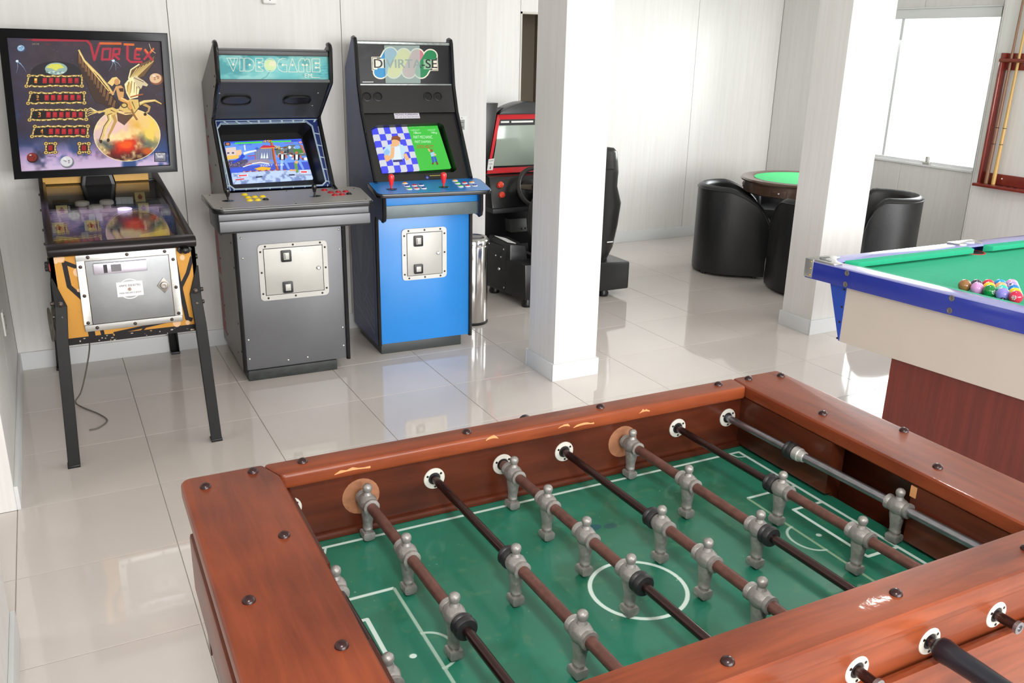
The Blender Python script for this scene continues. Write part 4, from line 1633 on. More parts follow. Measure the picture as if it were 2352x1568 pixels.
L_([(425, 198), (455, 198), (455, 300), (425, 300)], True)
L_([(465, 198), (500, 198), (532, 215), (545, 250), (532, 286), (500, 300), (465, 300)], True)
L_([(612, 198), (555, 198), (555, 300), (612, 300), (612, 290), (580, 270), (612, 262), (612, 236), (580, 232), (612, 220)], True)
t_ = np.linspace(0, 2 * PI, 30)
L_([(672 + 48 * math.cos(a), 250 + 52 * math.sin(a)) for a in t_])
L_([(800, 200), (770, 196), (740, 215), (728, 250), (742, 286), (775, 302), (805, 302), (805, 248), (770, 248)])
L_([(850, 196), (818, 302), (890, 302)], True)
L_([(900, 300), (900, 225), (920, 198), (945, 198), (950, 215), (965, 198), (985, 205), (992, 230), (992, 300), (965, 300), (965, 250), (940, 250), (940, 300)], True)
L_([(1070, 198), (1008, 198), (1008, 300), (1070, 300), (1070, 270), (1040, 268), (1070, 262), (1070, 236), (1040, 232), (1070, 228)], True)
for x, y in ((372, 250), (505, 250), (580, 232), (580, 266), (772, 248), (850, 248), (934, 246), (966, 246), (1038, 232), (1038, 266)):
    c.ell(x, y, 9, 9, LT)
c.text('EM', 948, 314, 1004, 346, LT)
c.line([(1005, 344), (1070, 344)], 4, LT)
mp = [(-iw, .122, 1.618), (iw, .122, 1.618), (iw, .118, 1.508), (-iw, .118, 1.508)]
plate('marquee', mp, img_mat('turquoise_sign_print', c.image('turquoise_sign_print'), .35, spec=.15), c1, .004, label='turquoise sign lettered VIDEOGAME')
g = G()
g.box(-iw, iw, .108, .13, 1.618, 1.642)
g.done('sign_retainer', M_BLACK, c1, bevel=.002)
g = G()
g.box(-iw, iw, .106, .13, 1.493, 1.508)
g.done('sign_retainer', M_DGREY, c1, bevel=.002)

# ---- blue cabinet
c2 = thing('arcade_cabinet', 'bright blue two player arcade cabinet with red bat joysticks and a striped black sign', 'arcade machine', (2.085, -.433, 0), math.radians(-2.5), 'upright arcade cabinets')
M_BLUE = mat('bright_blue_laminate', (42, 134, 214), .28, var=.02)
M_NAVY = mat('navy_side_board', (40, 62, 110), .38, var=.05, vscale=3)
M_BLKB = mat('black_monitor_bezel', (36, 35, 33), .38)
W2 = .285
f2a = [(0, .06), (0, .775), (-.012, .80)]
f2b = [(-.12, .795), (-.145, .805), (-.152, .83), (-.15, .945)]
f2c = [(.0, .985), (.214, 1.325), (.265, 1.47), (.298, 1.69), (.306, 1.708)]
prof2 = f2a + f2b + f2c + [(.35, 1.708), (.50, 1.555), (.50, .06)]
for sx in (-1, 1):
    g = G()
    g.prism(prof2, 'x', *sorted((sx * W2, sx * (W2 - .018))))
    sp = g.done('side_panel', M_NAVY, c2)
    strip(sp, f2a, sx * (W2 - .009))
    strip(sp, f2b, sx * (W2 - .009))
    strip(sp, f2c + [(.33, 1.715), (.35, 1.712)], sx * (W2 - .009))
    if sx < 0:
        g = G()
        g.lathe([(.006, 0), (.005, .002), (0, .002)], (-W2, .12, 1.24), (-1, 0, 0), 8)
        g.done('bolt', M_BLACK, sp)
        c = Canvas(220, 470, quad=[(0, 0), (.44, 0), (.44, .94), (0, .94)], bg=(40, 60, 106))
        LN = (96, 112, 146)
        c.poly([(.06, .12), (.28, .12), (.19, .60), (.17, .60)], (74, 90, 122))
        c.line([(.05, .02), (.05, .1), (.19, .12), (.30, .06), (.42, .10)], .008, LN)
        c.line([(.28, .34), (.36, .44), (.33, .56), (.28, .62), (.30, .70), (.22, .78)], .006, LN)
        c.line([(.02, .42), (.12, .58), (.14, .7)], .006, LN)
        for k in range(5):
            c.line([(.02, .64 + .05 * k), (.18, .73 + .05 * k)], .006, LN)
            c.line([(.24, .66 + .05 * k), (.42, .74 + .05 * k)], .006, LN)
            c.line([(.05 + .08 * k, .68 + .02 * k), (.05 + .08 * k, .86)], .006, LN)
        c.line([(.0, .84), (.43, .93), (.43, .66)], .007, LN)
        plate('side_print', [(-W2 - .0008, .49, .97), (-W2 - .0008, .05, .97), (-W2 - .0008, .05, .11), (-W2 - .0008, .49, .11)], img_mat('side_print', c.image('side_print'), .38), sp, .0006)
iw = W2 - .018
g = G()
g.box(-iw, iw, .004, .02, .066, .80)
g.done('front_panel', M_BLUE, c2, bevel=.002)
g = G()
g.box(-iw, iw, .48, .50, .066, 1.55)
g.box(-iw, iw, .34, .36, 1.55, 1.69)
g.done('back_panel', M_BLACK, c2)
g = G()
g.prism([(.306, 1.69), (.306, 1.70), (.35, 1.70), (.49, 1.555), (.48, 1.545), (.345, 1.69)], 'x', -iw, iw)
g.done('top_panel', M_BLACK, c2)
g = G()
g.box(-.262, .227, .024, .46, 0, .066)
g.done('plinth', mat('dark_grey_plinth', (58, 62, 62), .45, var=.1), c2, bevel=.003)
coin_door(c2, -.136, .128, .428, .720, -.109, .102, .451, .697, [(-.069, -.016, .620, .681), (-.070, -.018, .464, .518)], (.075, .574), .004, mat('worn_white_metal', (202, 202, 198), .4, .2, var=.06), M_STEELW)
zc2 = lambda y: .953 + (y + .25) * .108
g = G()
g.prism([(-.118, .872), (-.118, .94), (0, .97), (0, .872)], 'x', -iw, iw)
g.done('upper_apron', M_BLUE, c2, bevel=.001)
g = G()
g.box(-iw, iw, -.126, .0, .806, .874)
g.done('lower_apron', mat('grey_green_strip', (92, 104, 108), .38, .2, var=.12), c2, bevel=.002)
cpp = roundpoly([(-.335, -.232), (.298, -.256), (.325, -.02), (.31, .012), (-.318, .012)], [.04, .035, .03, .03, .012])
g = G()
g.loft([[(x, y, zc2(y) - .022) for x, y in cpp], [(x, y, zc2(y)) for x, y in cpp]])
cp = g.done('control_panel', M_BLACKG, c2, bevel=.004)
cpi = roundpoly([(-.329, -.226), (.292, -.249), (.318, -.021), (.306, .007), (-.312, .007)], [.036, .03, .026, .026, .01])
g = G()
g.loft([[(x, y, zc2(y) - .001) for x, y in cpi], [(x, y, zc2(y) + .0012) for x, y in cpi]])
g.done('panel_skin', M_BLUE, cp)
M_RBAT = mat('red_bat_top', (226, 40, 44), .22)
joystick(cp, -.231, -.137, zc2(-.137), M_RBAT, .078, .0165)
joystick(cp, .058, -.144, zc2(-.144), M_RBAT, .078, .0165)
BT = {'o': mat('orange_button', (240, 150, 40), .25), 'b': mat('navy_button', (36, 48, 150), .25), 'g': mat('green_button', (80, 190, 70), .25), 'r': mat('crimson_button', (200, 36, 56), .25)}
for k, x, y in (('o', -.127, -.046), ('b', -.133, -.101), ('g', -.142, -.162), ('r', -.091, -.099), ('r', -.101, -.161), ('b', -.053, -.096), ('b', -.061, -.159), ('o', .164, -.040), ('g', .157, -.096), ('g', .149, -.161), ('r', .199, -.094), ('r', .190, -.159), ('o', .241, -.092), ('b', .232, -.157)):
    button(cp, (x, y, zc2(y)), M_WHITEP, BT[k], .0165)
sl2 = Vector((0, .214, .34))
S2 = sl2.length
sl2.normalize()
P2 = lambda x, s: Vector((x, .226, 1.32)) - sl2 * s
bo = [(-iw, 0), (-.12, 0), (.12, 0), (iw, 0), (iw, S2), (.12, S2), (-.12, S2), (-iw, S2)]
bi = [(-.238, .085), (-.20, .068), (.165, .060), (.185, .075), (.207, .345), (.185, .36), (-.205, .362), (-.232, .35)]
slab_with_hole('screen_bezel', P2, bo, bi, M_BLKB, c2, (-iw, iw, 0, S2))
nb2 = Vector((0, sl2.z, -sl2.y))
shroud(c2, P2, bi, [P2(x * .985 - .001, s) + nb2 * .075 for x, s in bi], M_SHR)
c = Canvas(420, 290, quad=[(330, 878), (920, 855), (1040, 1238), (430, 1280)], bg=(214, 216, 226))
TL, TR, BR, BL = (np.array(p, float) for p in ((330, 878), (920, 855), (1040, 1238), (430, 1280)))
bil = lambda u, v: tuple((TL * (1 - u) + TR * u) * (1 - v) + (BL * (1 - u) + BR * u) * v)
for i in range(6):
    for j in range(7):
        if (i + j) % 2 == 0:
            c.poly([bil(i * .092, j / 7), bil(i * .092 + .092, j / 7), bil(i * .092 + .092, j / 7 + 1 / 7), bil(i * .092, j / 7 + 1 / 7)], (70, 76, 238))
c.poly([bil(.545, 0), bil(1, 0), bil(1, 1), bil(.545, 1)], (66, 196, 66))
# plain cartoon man in a pale blue shirt
S_ = (238, 184, 130)
c.poly([(430, 1080), (470, 1030), (540, 1010), (610, 1030), (638, 1080), (620, 1110), (606, 1170), (520, 1178), (500, 1150), (470, 1130)], (190, 220, 246))
c.poly([(530, 1050), (580, 1040), (600, 1165), (525, 1170)], (226, 238, 250))
c.poly([(438, 1090), (470, 1060), (495, 1090), (480, 1120), (445, 1120)], (150, 196, 240))
c.line([(460, 1120), (470, 1160), (515, 1130), (520, 1050)], 40, S_, w2=30)
c.line([(500, 1035), (545, 1030)], 26, S_)
c.line([(625, 1110), (655, 1165)], 30, S_)
c.ell(545, 1000, 36, 44, S_)
c.poly([(505, 990), (512, 955), (560, 945), (590, 965), (584, 1000), (560, 985), (530, 980)], (140, 76, 40))
c.poly([(520, 1165), (606, 1160), (606, 1180), (524, 1184)], (50, 50, 120))
for t, x0, y0, x1, y1, cc in (('JACK TENRIEC', 672, 852, 806, 874, (150, 236, 150)), ('HEIGHT', 684, 890, 762, 904, (210, 246, 210)), ('186cm', 708, 910, 772, 930, (240, 250, 240)), ('WEIGHT', 832, 888, 902, 902, (210, 246, 210)), ('78kg', 862, 910, 916, 930, (240, 250, 240)), ('PART MECHANIC.', 704, 946, 878, 974, (226, 250, 226)), ('PART SHAMAN', 716, 990, 858, 1014, (226, 250, 226)), ('GOOD ABILITY', 732, 1032, 882, 1060, (210, 50, 20))):
    c.text(t, x0, y0, x1, y1, cc, slope=-.02)
c.line([(835, 1065), (850, 1090)], 12, S_)
c.ell(864, 1080, 13, 13, (160, 90, 50))
c.line([(868, 1096), (880, 1130)], 36, (170, 206, 246))
c.line([(885, 1105), (905, 1122)], 12, S_)
c.line([(870, 1135), (882, 1190)], 20, (60, 90, 200))
c.line([(892, 1135), (908, 1180)], 20, (60, 90, 200))
c.line([(872, 1190), (880, 1205)], 16, (120, 70, 40))
c.line([(908, 1180), (920, 1208)], 16, (120, 70, 40))
plate('screen', [(-.226, .216, 1.246), (.160, .218, 1.253), (.192, .087, 1.031), (-.210, .081, 1.021)], img_mat('sports_game_picture', c.image('sports_game_picture'), .15, emit=.95), c2, .012, bulge=.006, n=8, label='lit screen with blue checks and a green panel')
g = G()
g.prism([(.214, 1.326), (.265, 1.47), (.275, 1.47), (.226, 1.322)], 'x', -iw, iw)
spk = g.done('speaker_panel', M_BLKB, c2)
sd2 = Vector((0, .051, .144)).normalized()
sn2 = Vector((0, -sd2.z, sd2.y))
for x in (-.238, -.176, .114, .174):
    g = G()
    g.lathe([(.026, 0), (.026, .004), (.021, .005), (.019, .001), (.0, .001)], Vector((x, .2435, 1.41)), sn2, 22)
    g.done('speaker_grille', M_BLACK, spk, smooth=True)
c = Canvas(240, 44, bg=(214, 210, 220))
c.text('FICHAS FLIPERAMA', 14, 5, 226, 19, (90, 84, 110))
c.text('R$ 1,00 (NA RECEPÇÃO)', 8, 25, 232, 39, (90, 84, 110))
pA, pB = P2(0, -.002), P2(0, .03)
nf = Vector((0, -.0015, .001))
plate('price_sticker', [Vector((-.093, pA.y, pA.z)) + nf, Vector((.054, pA.y, pA.z)) + nf, Vector((.054, pB.y, pB.z)) + nf, Vector((-.093, pB.y, pB.z)) + nf], img_mat('price_sticker_print', c.image('price_sticker_print'), .5), c2, .0008)
c = Canvas(150, 50, bg=(32, 31, 30))
c.ell(20, 28, 17, 20, (40, 50, 130))
c.ell(20, 30, 8, 10, (120, 140, 190))
c.rect(46, 6, 146, 12, (200, 190, 60))
c.rect(46, 22, 120, 25, (70, 68, 66))
pA, pB = P2(0, S2 - .03), P2(0, S2 - .004)
plate('monitor_badge', [Vector((.012, pA.y, pA.z)) + nf, Vector((.105, pA.y, pA.z)) + nf, Vector((.105, pB.y, pB.z)) + nf, Vector((.012, pB.y, pB.z)) + nf], img_mat('monitor_badge_print', c.image('monitor_badge_print'), .4), c2, .0008)
# sign with slanted pills
c = Canvas(560, 220, quad=[(180, 118), (1008, 114), (1002, 478), (188, 482)], bg=(34, 34, 36))
n1 = c.noise((6, 3), 51, 4)
c.blend(np.clip((n1 - .5) * 2, 0, .5), (70, 72, 76))
CR = (236, 228, 208)
pills = [((470, 205), (375, 375), (40, 140, 196)), ((590, 215), (490, 372), (232, 214, 90)), ((710, 215), (625, 372), (196, 120, 130)), ((830, 222), (735, 372), (30, 130, 80))]
for a, b, cc in pills:
    c.line([a, b], 136, CR)
    c.ell(a[0], a[1], 66, 62, CR)
    c.ell(b[0], b[1], 66, 62, CR)
c.rect(302, 236, 894, 360, CR)
c.rect(308, 242, 888, 354, (34, 34, 36))
for a, b, cc in pills:
    c.line([a, b], 112, cc)
    c.ell(a[0], a[1], 55, 50, cc)
    c.ell(b[0], b[1], 55, 50, cc)
c.rect(312, 246, 350, 350, CR)
c.rect(840, 256, 886, 350, CR)
c.poly([(316, 252), (430, 252), (420, 338), (316, 338)], CR, .9)
c.poly([(764, 256), (884, 258), (884, 346), (760, 346)], CR, .55)
for dx in (0, 3):
    c.text('DIVIRTA-SE', 322 + dx, 256, 882 + dx, 336, (28, 28, 34))
c.rect(218, 459, 312, 466, (220, 220, 220))
plate('marquee', [(-iw, .305, 1.684), (iw, .305, 1.692), (iw, .285, 1.478), (-iw, .285, 1.474)], img_mat('striped_sign_print', c.image('striped_sign_print'), .3, spec=.25), c2, .004, label='black sign with four coloured pills lettered DIVIRTA-SE')
for z0, z1 in ((1.683, 1.697), (1.462, 1.477)):
    g = G()
    yy = .268 + (z0 - 1.47) * .15
    g.box(-iw, iw, yy, yy + .02, z0, z1)
    g.done('sign_retainer', mat('chipped_silver_trim', (150, 156, 154), .35, .6, var=.25, vscale=60), c2, bevel=.002)
mp_ = bpy.data.materials.new('thin_paper')
mp_.use_nodes = True
b_ = mp_.node_tree.nodes['Principled BSDF']
b_.inputs['Base Color'].default_value = (*lin((206, 232, 224)), 1)
b_.inputs['Alpha'].default_value = .28
b_.inputs['Roughness'].default_value = .5
g = G()
for z in np.linspace(1.478, 1.676, 2):
    pass
g.hexa([(-.119, .2775, 1.480), (.084, .2775, 1.480), (.084, .279, 1.480), (-.119, .279, 1.480), (-.116, .298, 1.678), (.088, .298, 1.680), (.088, .2995, 1.680), (-.116, .2995, 1.678)])
g.done('taped_paper', mp_, c2, label='thin white paper taped over the middle of the sign')


# ------------------------------------------------------------------ sit-down racing game behind the pillar
RO = (3.44, .45, 0)
rc = thing('racing_arcade_cabinet', 'black sit-down racing game with red framed screen and steering wheel behind the pillar', 'arcade machine', RO)
M_RB = mat('black_moulded_plastic', (30, 30, 31), .3, var=.1, vscale=6)
M_RD = mat('dark_footwell', (12, 12, 12), .6)
M_RED = mat('red_screen_frame', (206, 30, 36), .35)
g = G(RO)
g.loft([[(3.07, .93, 0), (3.81, .93, 0), (3.81, 1.5, 0), (3.07, 1.5, 0)], [(3.07, .93, .55), (3.81, .93, .55), (3.81, 1.5, .55), (3.07, 1.5, .55)],
        [(3.09, .915, .80), (3.79, .915, .80), (3.79, 1.5, .80), (3.09, 1.5, .80)], [(3.12, .915, 1.27), (3.76, .915, 1.27), (3.76, 1.5, 1.2), (3.12, 1.5, 1.2)]])
g.done('monitor_housing', M_RB, rc, bevel=.01)
for s_, cx in ((1, 0), (-1, 6.88)):
    X_ = lambda x: cx + s_ * x
    g = G(RO)
    g.hexa([(X_(3.055), .85, .79), (X_(3.088), .85, .79), (X_(3.11), .95, .79), (X_(3.055), .95, .79), (X_(3.075), .85, 1.302), (X_(3.182), .85, 1.305), (X_(3.20), .95, 1.302), (X_(3.075), .95, 1.302)])
    g.done('side_wing', M_RB, rc, bevel=.006)
g = G(RO)
pts = [(x, 1.225 + .085 * math.cos((x - 3.44) / .25 * PI / 2) ** .8 if abs(x - 3.44) < .25 else 1.225) for x in np.linspace(3.19, 3.69, 15)]
g.prism([(3.19, 1.222)] + [(x, max(z, 1.223)) for x, z in pts[1:-1]] + [(3.69, 1.222)], 'y', .855, 1.0)
g.done('hood', M_RB, rc, bevel=.006)
o8 = [(3.20, 1.222), (3.68, 1.222), (3.755, .80), (3.118, .80)]
i8 = [(3.222, 1.185), (3.66, 1.185), (3.725, .838), (3.148, .838)]
g = G(RO)
for k in range(4):
    a, b, cc, d = o8[k], o8[(k + 1) % 4], i8[(k + 1) % 4], i8[k]
    g.hexa([(a[0], .895, a[1]), (b[0], .895, b[1]), (cc[0], .90, cc[1]), (d[0], .90, d[1]), (a[0], .93, a[1]), (b[0], .93, b[1]), (cc[0], .93, cc[1]), (d[0], .93, d[1])])
fr = g.done('screen_frame', M_RED, rc)
g = G(RO)
g.prism(i8, 'y', .909, .914)
g.done('screen_surround', M_BLACK, fr)
g = G(RO)
n = 10
R_ = []
for j in range(n + 1):
    row = []
    for i in range(n + 1):
        u, w = i / n, j / n
        zz = 1.142 - w * .29
        xl, xr_ = 3.212 - .045 * w, 3.668 + .045 * w
        e = .012 * (1 - (2 * u - 1) ** 2) + .01 * (1 - (2 * w - 1) ** 2)
        row.append(g.v((xl + (xr_ - xl) * u, .909 - e, zz)))
    R_.append(row)
for j in range(n):
    for i in range(n):
        g.bm.faces.new([R_[j][i], R_[j + 1][i], R_[j + 1][i + 1], R_[j][i + 1]])
g.done('screen', mat('grey_green_tube_glass', (156, 168, 156), .08, spec=.7), fr, smooth=True, label='switched off grey green screen')
for x0, x1 in ((3.232, 3.30), (3.318, 3.50)):
    g = G(RO)
    g.box(x0, x1, .904, .909, 1.160, 1.173)
    g.done('white_label', M_WHITEP, fr)
c = Canvas(70, 100, bg=(236, 236, 232))
c.text('VOLANTE', 8, 10, 62, 22, (90, 90, 90))
c.text('E PEDAL', 12, 38, 58, 50, (90, 90, 90))
c.line([(35, 60), (35, 80)], 6, (20, 20, 20))
c.poly([(25, 76), (45, 76), (35, 92)], (20, 20, 20))
plate('arrow_sticker', [(3.128, .890, .905), (3.176, .890, .910), (3.164, .890, .826), (3.118, .890, .826)], img_mat('arrow_sticker_print', c.image('arrow_sticker_print'), .5), fr, .002, RO)
# dashboard, wheel
g = G(RO)
g.hexa([(3.09, .74, .57), (3.79, .74, .57), (3.79, .93, .55), (3.09, .93, .55), (3.10, .82, .785), (3.78, .82, .785), (3.78, .93, .795), (3.10, .93, .795)])
ds = g.done('dashboard', M_RB, rc, bevel=.012)
g = G(RO)
g.box(3.085, 3.795, .72, .95, .535, .57)
g.done('dashboard_lip', mat('dark_grey_lip', (52, 54, 54), .4), ds, bevel=.008)
for x, y, z in ((3.172, .775, .735), (3.175, .755, .665)):
    g = G(RO)
    g.lathe([(.022, -.03), (.022, .006), (.016, .009), (.014, .014), (0, .016)], (x, y, z), Vector((0, -1, .35)), 16)
    g.done('dash_button', mat('orange_red_button', (240, 74, 50), .3), ds, smooth=True)
WC, WA = Vector((3.392, .64, .722)), Vector((0, -1, .45)).normalized()
g = G(RO)
g.lathe([(.09, 0), (.085, .06), (.03, .12)], WC - WA * .13, WA, 20)
g.done('steering_column', M_RB, rc, smooth=True)
e1 = Vector((1, 0, 0))
e2 = WA.cross(e1)
g = G(RO)
n = 40
rings = []
for k in range(n):
    a = 2 * PI * k / n
    d = e1 * math.cos(a) + e2 * math.sin(a)
    rings.append([WC + d * (.142 + .015 * math.cos(b)) + WA * .015 * math.sin(b) for b in np.linspace(0, 2 * PI, 10, endpoint=False)])
g.loft(rings + [rings[0]], True, False)
wh = g.done('steering_wheel', mat('dark_wheel_rubber', (46, 43, 40), .45), rc, smooth=True)
g = G(RO)
for a in (PI * .03, PI * .97, -PI / 2):
    d = e1 * math.cos(a) + e2 * math.sin(a)
    sd_ = WA.cross(d) * .022
    g.hexa([WC + d * .02 + sd_ - WA * .006, WC + d * .02 - sd_ - WA * .006, WC + d * .14 - sd_ * .7 - WA * .004, WC + d * .14 + sd_ * .7 - WA * .004,
            WC + d * .02 + sd_ + WA * .006, WC + d * .02 - sd_ + WA * .006, WC + d * .14 - sd_ * .7 + WA * .004, WC + d * .14 + sd_ * .7 + WA * .004])
g.done('wheel_spokes', mat('bronze_spoke', (88, 78, 66), .4, .4), wh, bevel=.003)
g = G(RO)
g.lathe([(.036, -.01), (.036, .012), (.028, .02), (.012, .022), (.01, .03), (0, .03)], WC, WA, 20)
g.done('wheel_hub', M_RD, wh, smooth=True)
# footwell and pedal box
g = G(RO)
g.box(3.09, 3.79, .935, .945, .0, .55)
g.done('footwell_board', M_RD, rc)
g = G(RO)
g.hexa([(3.30, .84, .36), (3.44, .84, .36), (3.44, .93, .36), (3.30, .93, .36), (3.29, .86, .46), (3.44, .86, .46), (3.44, .93, .46), (3.29, .93, .46)])
pb = g.done('pedal_box', mat('dull_pedal_steel', (96, 98, 94), .4, .5), rc, bevel=.006)
g = G(RO)
for x in (3.395, 3.425):
    g.lathe([(.008, 0), (.006, .004), (0, .005)], (x, .842, .385), (0, -1, 0), 8)
g.done('screw', M_CHROME, pb)
# tub with the raised coin side
g = G(RO)
g.hexa([(3.03, .10, .05), (3.87, .09, .05), (3.87, .62, .05), (2.955, .60, .05), (3.02, .10, .30), (3.87, .09, .25), (3.87, .62, .25), (2.965, .60, .30)])
tub = g.done('seat_base', M_RB, rc, bevel=.015)
g = G(RO)
g.loft([[(3.0, .28, .28), (3.14, .28, .28), (3.14, .60, .28), (2.95, .60, .28)], [(3.005, .29, .405), (3.13, .29, .385), (3.13, .55, .40), (2.97, .55, .43)]])
g.done('coin_side', M_RB, rc, bevel=.014)
g = G(RO)
g.loft([[(2.993 - .002, .33, .07), (2.997 - .002, .33, .08), (2.957 - .002, .55, .08), (2.957 - .002, .55, .07)], [(2.993 - .0, .33, .38), (3.0 - .0, .33, .38), (2.96, .54, .385), (2.952, .54, .385)]])
cdr = g.done('coin_side_door', M_RB, rc)
for y, z in ((.35, .36), (.52, .37), (.34, .09), (.54, .09), (.44, .30), (.38, .30)):
    g = G(RO)
    g.sphere((2.99 - (y - .33) * .17, y, z), .007, 8, 5)
    g.done('door_screw', M_CHROME, cdr, smooth=True)
g = G(RO)
g.sphere((2.972, .385, .215), .012, 10, 6)
g.done('door_lock', M_CHROME, cdr, smooth=True)
g = G(RO)
g.hexa([(3.0, .33, .413), (3.06, .31, .402), (3.05, .45, .412), (2.99, .50, .424), (3.0, .33, .416), (3.06, .31, .405), (3.05, .45, .415), (2.99, .50, .427)])
g.done('paper_slip', M_WHITEP, rc)
for x, y in ((3.06, .135), (3.70, .16), (3.02, .55), (3.80, .55)):
    g = G(RO)
    g.lathe([(.035, 0), (.04, .02), (.03, .05), (.03, .06)], (x, y, 0), n=14)
    g.done('foot', M_BLACK, rc, smooth=True)
# bucket seat
g = G(RO)
rings = []
for z, hw, th, y in ((.26, .29, .16, .235), (.34, .33, .17, .225), (.5, .35, .17, .205), (.66, .355, .17, .185), (.78, .30, .16, .17), (.88, .25, .145, .155), (.92, .242, .14, .15), (.96, .235, .13, .145), (1.02, .222, .12, .135), (1.05, .19, .1, .13), (1.058, .13, .06, .13)):
    rings.append([(3.505 + hw * math.copysign(abs(math.cos(a)) ** .5, math.cos(a)), y + th / 2 * math.copysign(abs(math.sin(a)) ** .7, math.sin(a)) + .10 * abs(math.cos(a)) ** 3 * (z < .8), z) for a in np.linspace(0, 2 * PI, 36, endpoint=False)])
g.loft(rings)
st = g.done('seat_back', mat('black_seat_vinyl', (34, 33, 32), .28), rc, smooth=True, angle=60)
g = G(RO)
g.box(3.16, 3.72, .27, .62, .25, .33)
g.done('seat_cushion', mat('black_seat_vinyl', (34, 33, 32), .28), rc, bevel=.03, seg=3)
g = G(RO)
g.tube([(3.29, .088, .91), (3.36, .080, .913), (3.485, .080, .914), (3.61, .080, .913), (3.68, .088, .91)], .006, 6)
g.done('headrest_seam', M_RD, st, smooth=True)
for x in (3.70,):
    g = G(RO)
    g.box(x - .03, x + .02, .0985, .102, .400, .407)
    g.done('white_tag', M_WHITEP, st)

# ------------------------------------------------------------------ steel bin
bn = thing('trash_bin', 'tall shiny steel pedal bin between the blue arcade cabinet and the racing game', 'bin', (2.565, -.03, 0))
BO = (2.565, -.03, 0)
M_BIN = mat('polished_steel', (206, 204, 200), .14, 1.0)
bc = (2.565, -.03, 0)
g = G(BO)
g.lathe([(.098, .014), (.1, .02), (.1, .5), (.098, .505)], bc, n=40)
g.done('bin_body', M_BIN, bn, smooth=True)
g = G(BO)
g.lathe([(.102, 0), (.104, .004), (.104, .012), (.1, .016)], bc, n=40)
g.done('base_ring', M_BLACK, bn, smooth=True)
g = G(BO)
g.lathe([(.101, .505), (.107, .508), (.107, .54), (.1, .552), (.092, .556), (.088, .550), (.0, .546)], bc, n=40)
g.done('lid_rim', M_BIN, bn, smooth=True)
g = G(BO)
g.lathe([(.087, .5465), (.07, .553), (.03, .556), (0, .5565)], bc, n=32)
g.done('lid', mat('dark_bin_lid', (72, 74, 76), .2, .6), bn, smooth=True)
g = G(BO)
g.box(2.64, 2.678, .0, .05, .2, .52)
g.done('hinge_cover', M_BLACK, bn, bevel=.006)

# ------------------------------------------------------------------ round card table and tub chairs
TO = (5.47, .10, 0)
tb = thing('card_table', 'round dark wooden card table with a bright green felt top behind the pillar', 'table', TO)
M_DWOOD = mat('dark_varnished_wood', (84, 62, 50), .22, var=.25, vscale=5, stretch=(1, 1, 6), coat=.3)
M_FELTG = mat('green_felt', (36, 176, 96), .9, var=.05, vscale=40)
g = G(TO)
g.lathe([(.0, .735), (.445, .735), (.468, .742), (.472, .752), (.464, .764), (.385, .764), (.372, .758), (0, .758)], TO, n=64)
top = g.done('tabletop', M_DWOOD, tb, smooth=True)
g = G(TO)
g.lathe([(.0, .757), (.369, .757), (.369, .761), (0, .761)], TO, n=56)
g.done('felt', M_FELTG, top)
g = G(TO)
g.lathe([(.0, .65), (.43, .65), (.445, .66), (.445, .735), (.0, .735)], TO, n=64)
ap = g.done('apron', M_DWOOD, tb, smooth=True)
for k, a in enumerate((3.55, 4.05, 4.9, 5.6, .3, 1.2, 2.2)):
    g = G(TO)
    d = Vector((math.cos(a), math.sin(a), 0))
    s_ = Vector((-d.y, d.x, 0))
    p = Vector(TO) + d * .436 + Vector((0, 0, .69))
    g.hexa([p - s_ * .055 - Vector((0, 0, .022)), p + s_ * .055 - Vector((0, 0, .022)), p + s_ * .055 - Vector((0, 0, .022)) + d * .014, p - s_ * .055 - Vector((0, 0, .022)) + d * .014,
            p - s_ * .055 + Vector((0, 0, .022)), p + s_ * .055 + Vector((0, 0, .022)), p + s_ * .055 + Vector((0, 0, .022)) + d * .014, p - s_ * .055 + Vector((0, 0, .022)) + d * .014])
    dr = g.done('chip_drawer', M_RD if k % 2 else M_DWOOD, ap, bevel=.003)
    g = G(TO)
    g.sphere(p + d * .02, .009, 10, 6)
    g.done('drawer_knob', M_CHROME, dr, smooth=True)
g = G(TO)
g.lathe([(.2, 0), (.2, .03), (.09, .06), (.07, .1), (.07, .55), (.16, .65), (0, .65)], TO, n=32)
g.done('pedestal', M_DWOOD, tb, smooth=True)

M_LEA = mat('black_leather', (30, 30, 31), .34, bump=.12, bscale=260)
M_SEAT = mat('black_leather_seat', (26, 26, 27), .38, bump=.12, bscale=260)


